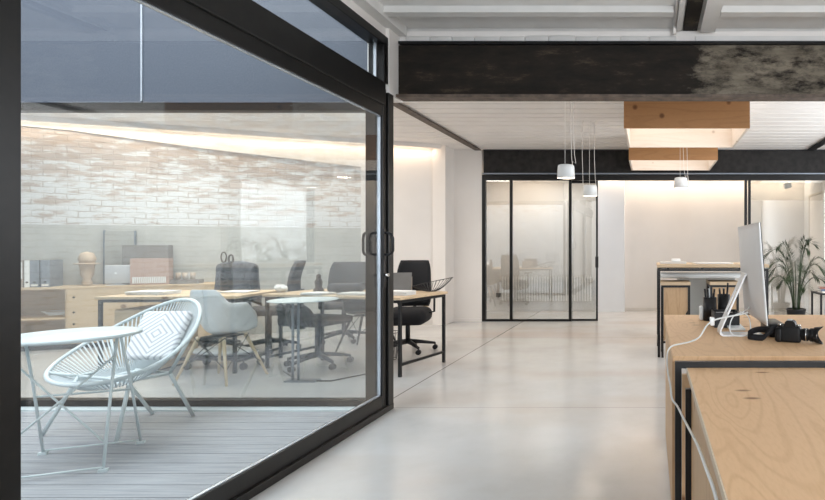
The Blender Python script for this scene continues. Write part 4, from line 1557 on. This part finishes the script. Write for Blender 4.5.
# foreground table
t = thing('foreground_table', 'knotty plywood table in the near right corner with black steel frame', 'table', (0.145, 0.80, 0))
MB().box(0.004, 1.6, -0.5, 1.385, 0.727, 0.75).build('tabletop', 'plywood', t)
MB().box(0.0, 0.0035, -0.5, 1.385, 0.727, 0.75).build('edge_strip', 'ply_edge', t)
MB().box(0.004, 0.022, -0.40, 1.146, 0.06, 0.727).build('side_panel', 'plywood_side', t)
MB().box(-0.018, 1.49, 1.372, 1.390, 0.06, 0.7265).build('end_panel', 'plywood_side', t)
MB().box(-0.019, 0.002, 1.148, 1.17, 0.0, 0.7265).build('leg', 'black_metal', t)
MB().box(1.50, 1.522, 1.148, 1.17, 0.0, 0.7265).build('leg', 'black_metal', t)
f = MB()
f.box(-0.045, -0.019, 1.392, 1.418, 0.0, 0.772)
f.box(-0.019, 1.55, 1.392, 1.418, 0.746, 0.772)
f.box(1.55, 1.576, 1.392, 1.418, 0.0, 0.772)
f.build('frame', 'black_metal', t)
MB().box(0.01, 1.5, 1.15, 1.168, 0.70, 0.7265).build('rail', 'black_metal', t)

# ---- desktop computer, seen from behind
t = thing('desktop_computer', 'large silver all-in-one computer seen from behind on its angled stand', 'computer', (0.56, 3.0, 0.7505))
tilt = R(-4.5)
mt_ = Matrix.Translation((0.02, 0, 0.095)) @ Matrix.Rotation(tilt, 4, 'Y')


def backfn(u, v):
    a, b_ = (u - 0.5) * 2, v
    yy = a * 0.325
    zz = b_ * 0.505
    bul = 0.034 * (1 - abs(a) ** 2.2) * (1 - abs(2 * b_ - 1) ** 3)
    return mt_ @ Vector((-0.006 - bul, yy, zz))


bkp = MB().surf(backfn, 24, 18, 0.004)
bkp.build('housing', 'alu', t)
MB().box(-0.007, -0.001, -0.325, 0.325, 0.0, 0.505, mt_).build('screen', 'black_plastic', t)
st = MB()
# stand: broad strip bent into an L, widths along Y
Wd = 0.06
prof = [(0.0, 0.35), (-0.035, 0.345), (-0.055, 0.325), (-0.185, 0.03), (-0.185, 0.008), (-0.17, 0.0), (0.05, 0.0), (0.05, 0.006), (-0.165, 0.008), (-0.178, 0.018), (-0.178, 0.03), (-0.048, 0.318), (-0.032, 0.335), (0.0, 0.34)]
st.prism(prof, -Wd, -0.03, 'Y')
st.prism(prof, 0.03, Wd, 'Y')
st.prism([(0.0, 0.35), (-0.035, 0.345), (-0.055, 0.325), (-0.09, 0.245), (-0.083, 0.243), (-0.048, 0.318), (-0.032, 0.335), (0.0, 0.34)], -0.03, 0.03, 'Y')
st.prism([(-0.145, 0.12), (-0.185, 0.03), (-0.185, 0.008), (-0.17, 0.0), (0.05, 0.0), (0.05, 0.006), (-0.165, 0.008), (-0.178, 0.018), (-0.178, 0.03), (-0.139, 0.118)], -0.03, 0.03, 'Y')
st.build('stand', 'alu', t)
tag(MB().bbox(-0.03, 0.06, -0.12, 0.12, 0.0, 0.07, 0.01, 2).build('black_speaker', 'black_plastic', loc=(0.66, 3.02, 0.751)), 'low black speaker behind the computer screen', 'speaker')
# keyboard / papers under
tag(MB().bbox(-0.045, 0.045, -0.14, 0.14, 0, 0.014, 0.005, 2).build('white_keyboard', 'white_plastic', loc=(0.50, 3.27, 0.7515)), 'small white keyboard lying behind the foot of the computer stand', 'keyboard')


def desk_z(p):
    return p


# white cable from the computer over the desk edge down to the front
cable = [(0.515, 2.89, 0.885), (0.47, 2.88, 0.875), (0.40, 2.88, 0.862), (0.335, 2.88, 0.845), (0.295, 2.86, 0.82), (0.25, 2.78, 0.775), (0.20, 2.74, 0.757), (0.15, 2.68, 0.757), (0.105, 2.62, 0.757), (0.084, 2.60, 0.735), (0.080, 2.56, 0.69), (0.082, 2.48, 0.655), (0.088, 2.38, 0.63), (0.090, 2.24, 0.612), (0.105, 2.12, 0.617), (0.118, 1.95, 0.625), (0.124, 1.75, 0.653), (0.130, 1.50, 0.69), (0.131, 1.28, 0.715), (0.136, 1.12, 0.715), (0.132, 0.9, 0.68)]


def smooth(pts, n=6):
    pts = [Vector(p) for p in pts]
    out = []
    for i in range(len(pts) - 1):
        p0 = pts[max(i - 1, 0)]
        p1, p2 = pts[i], pts[i + 1]
        p3 = pts[min(i + 2, len(pts) - 1)]
        for k in range(n):
            q = k / n
            out.append(0.5 * ((2 * p1) + (-p0 + p2) * q + (2 * p0 - 5 * p1 + 4 * p2 - p3) * q * q + (-p0 + 3 * p1 - 3 * p2 + p3) * q ** 3))
    out.append(pts[-1])
    return out


t = thing('white_cable', 'white cable running from the computer over the desk edge to the foreground', 'cable', (0, 0, 0))
MB().tube(smooth(cable), 0.0042, 8).build('wire', 'white_plastic', t)
MB().bbox(-0.012, 0.012, -0.015, 0.015, -0.022, 0.022, 0.005, 2, Matrix.Translation((0.325, 2.88, 0.84))).build('plug', 'white_plastic', t)
t = thing('white_cable', 'thin white cable looped round the foot of the computer stand', 'cable', (0, 0, 0))
lp = smooth([(0.54, 2.98, 0.90), (0.50, 2.93, 0.885), (0.44, 2.91, 0.86), (0.42, 2.90, 0.80), (0.44, 2.89, 0.766), (0.50, 2.895, 0.762), (0.53, 2.90, 0.79), (0.52, 2.91, 0.86), (0.48, 2.92, 0.885)])
MB().tube(lp, 0.003, 6).build('wire', 'white_plastic', t)


# pen cups
def pen_cup(label, x, y, h, r_, n):
    t = thing('pen_cup', label, 'pen cup', (x, y, 0.751))
    MB().lathe([(0, 0), (r_, 0), (r_, h), (r_ - 0.004, h), (r_ - 0.004, 0.006), (0, 0.006)], seg=22).build('cup', 'black_plastic', t)
    for k in range(n):
        a = 2 * PI * k / n + 0.4
        rr_ = r_ * 0.5
        pm = 'white_plastic' if k == 1 else 'black_plastic'
        top = (rr_ * 1.5 * math.cos(a), rr_ * 1.5 * math.sin(a), h + random.uniform(0.03, 0.075))
        pe = MB().tube([(rr_ * 0.6 * math.cos(a), rr_ * 0.6 * math.sin(a), 0.012), top], 0.0065, 8).build('pen', pm, None)
        pe.location = (x, y, 0.751)
        tag(pe, ('white pen in ' if k == 1 else 'black pen in ') + label, 'pen', 'pens in the black cups')
    return t


pen_cup('the black cup left of the pair on the computer desk', 0.39, 3.58, 0.15, 0.045, 5)
pen_cup('the black cup right of the pair on the computer desk', 0.485, 3.62, 0.165, 0.042, 6)
tag(MB().bbox(-0.012, 0.012, -0.03, 0.03, 0.0, 0.09, 0.008, 2).build('white_charger', 'white_plastic', loc=(0.335, 3.60, 0.751)), 'small white upright charger left of the black pen cups', 'charger')
t = thing('desk_tray', 'black desk organiser beside the foot of the computer stand', 'organiser', (0.455, 3.33, 0.751))
MB().box(-0.075, 0.075, -0.08, 0.08, 0, 0.006).box(-0.075, -0.070, -0.08, 0.08, 0.006, 0.09).box(0.070, 0.075, -0.08, 0.08, 0.006, 0.09).box(-0.07, 0.07, -0.08, -0.075, 0.006, 0.09).box(-0.07, 0.07, 0.075, 0.08, 0.006, 0.09).build('bin', 'black_plastic', t)
tag(MB().box(-0.05, 0.05, -0.05, 0.05, 0, 0.07).build('note_block', 'paper', loc=(0.455, 3.33, 0.758)), 'white note block standing in the black desk organiser', 'notes')

# ---- camera
t = thing('black_camera', 'black camera with lens hood lying on the computer desk', 'camera', (0.705, 2.78, 0.751), R(-22))
t.scale = (0.86, 0.86, 0.86)
b = MB()
b.bbox(-0.068, 0.068, -0.036, 0.036, 0.0, 0.092, 0.014, 4)
b.bbox(-0.080, -0.035, -0.050, 0.030, 0.0, 0.085, 0.016, 4)
b.prism([(-0.032, 0.085), (-0.022, 0.118), (-0.012, 0.125), (0.022, 0.125), (0.034, 0.116), (0.042, 0.085)], -0.030, 0.036, 'Y')
b.build('body', 'camera_black', t)
MB().cyl((-0.055, 0.0, 0.090), (-0.055, 0.0, 0.104), 0.014, 20).cyl((0.052, 0.0, 0.090), (0.052, 0.0, 0.102), 0.012, 20).build('dial', 'chrome', t)
MB().bbox(-0.012, 0.016, -0.018, 0.02, 0.1255, 0.131, 0.002, 1).build('hot_shoe', 'alu_matte', t)
ln = MB()
# lens points along +x
Rm = Matrix.Rotation(R(90), 4, 'Y')
ln.lathe([(0.0, 0.0), (0.034, 0.0), (0.034, 0.012), (0.037, 0.014), (0.037, 0.040), (0.033, 0.042), (0.033, 0.048), (0.039, 0.052), (0.040, 0.082), (0.036, 0.084), (0.0, 0.084)], c=(0.066, 0.0, 0.046), seg=32, mat=Rm)
lo_ = ln.build('lens', 'camera_black', t)
MB().lathe([(0.0375, 0.0), (0.0385, 0.0), (0.0385, 0.004), (0.0375, 0.004)], c=(0.094, 0, 0.046), seg=32, mat=Rm).build('focus_ring', 'chrome', lo_)
MB().lathe([(0.0, 0.0), (0.030, 0.0), (0.024, 0.004), (0.0, 0.006)], c=(0.150, 0, 0.046), seg=28, mat=Rm).build('front_glass', 'lens_glass', lo_)
hd = MB()


def hoodf(u, v):
    a = u * 2 * PI
    petal = 0.028 + 0.014 * math.cos(2 * a)
    r_ = 0.041 + 0.008 * v
    return Vector((0.140 + petal * v * 1.2, r_ * math.sin(a), 0.048 + r_ * math.cos(a)))


hd.surf(hoodf, 40, 6, 0.0022)
hd.build('lens_hood', 'camera_black', t)
# strap: flat band looping left of body
sp_pts = smooth([(-0.08, 0.0, 0.075), (-0.11, -0.03, 0.055), (-0.15, -0.04, 0.018), (-0.21, -0.035, 0.012), (-0.245, 0.0, 0.022), (-0.235, 0.05, 0.036), (-0.19, 0.07, 0.05), (-0.13, 0.05, 0.050), (-0.10, 0.02, 0.030)])
sb = MB()
n = len(sp_pts)
band = []
for i, p in enumerate(sp_pts):
    z0 = max(p.z - 0.017, 0.001)
    band.append((Vector((p.x, p.y, z0)), Vector((p.x, p.y + 0.004, z0 + 0.036))))
sb.surf(lambda u, v: band[min(int(round(u * (n - 1))), n - 1)][0].lerp(band[min(int(round(u * (n - 1))), n - 1)][1], v), n - 1, 2, 0.003)
sb.build('strap', 'black_fabric', t)
tag(MB().lathe([(0, 0), (0.045, 0), (0.043, 0.014), (0, 0.016)], seg=28).build('lens_cap', 'black_plastic', loc=(0.80, 2.98, 0.751)), 'round black lens cap lying behind the camera', 'lens cap')
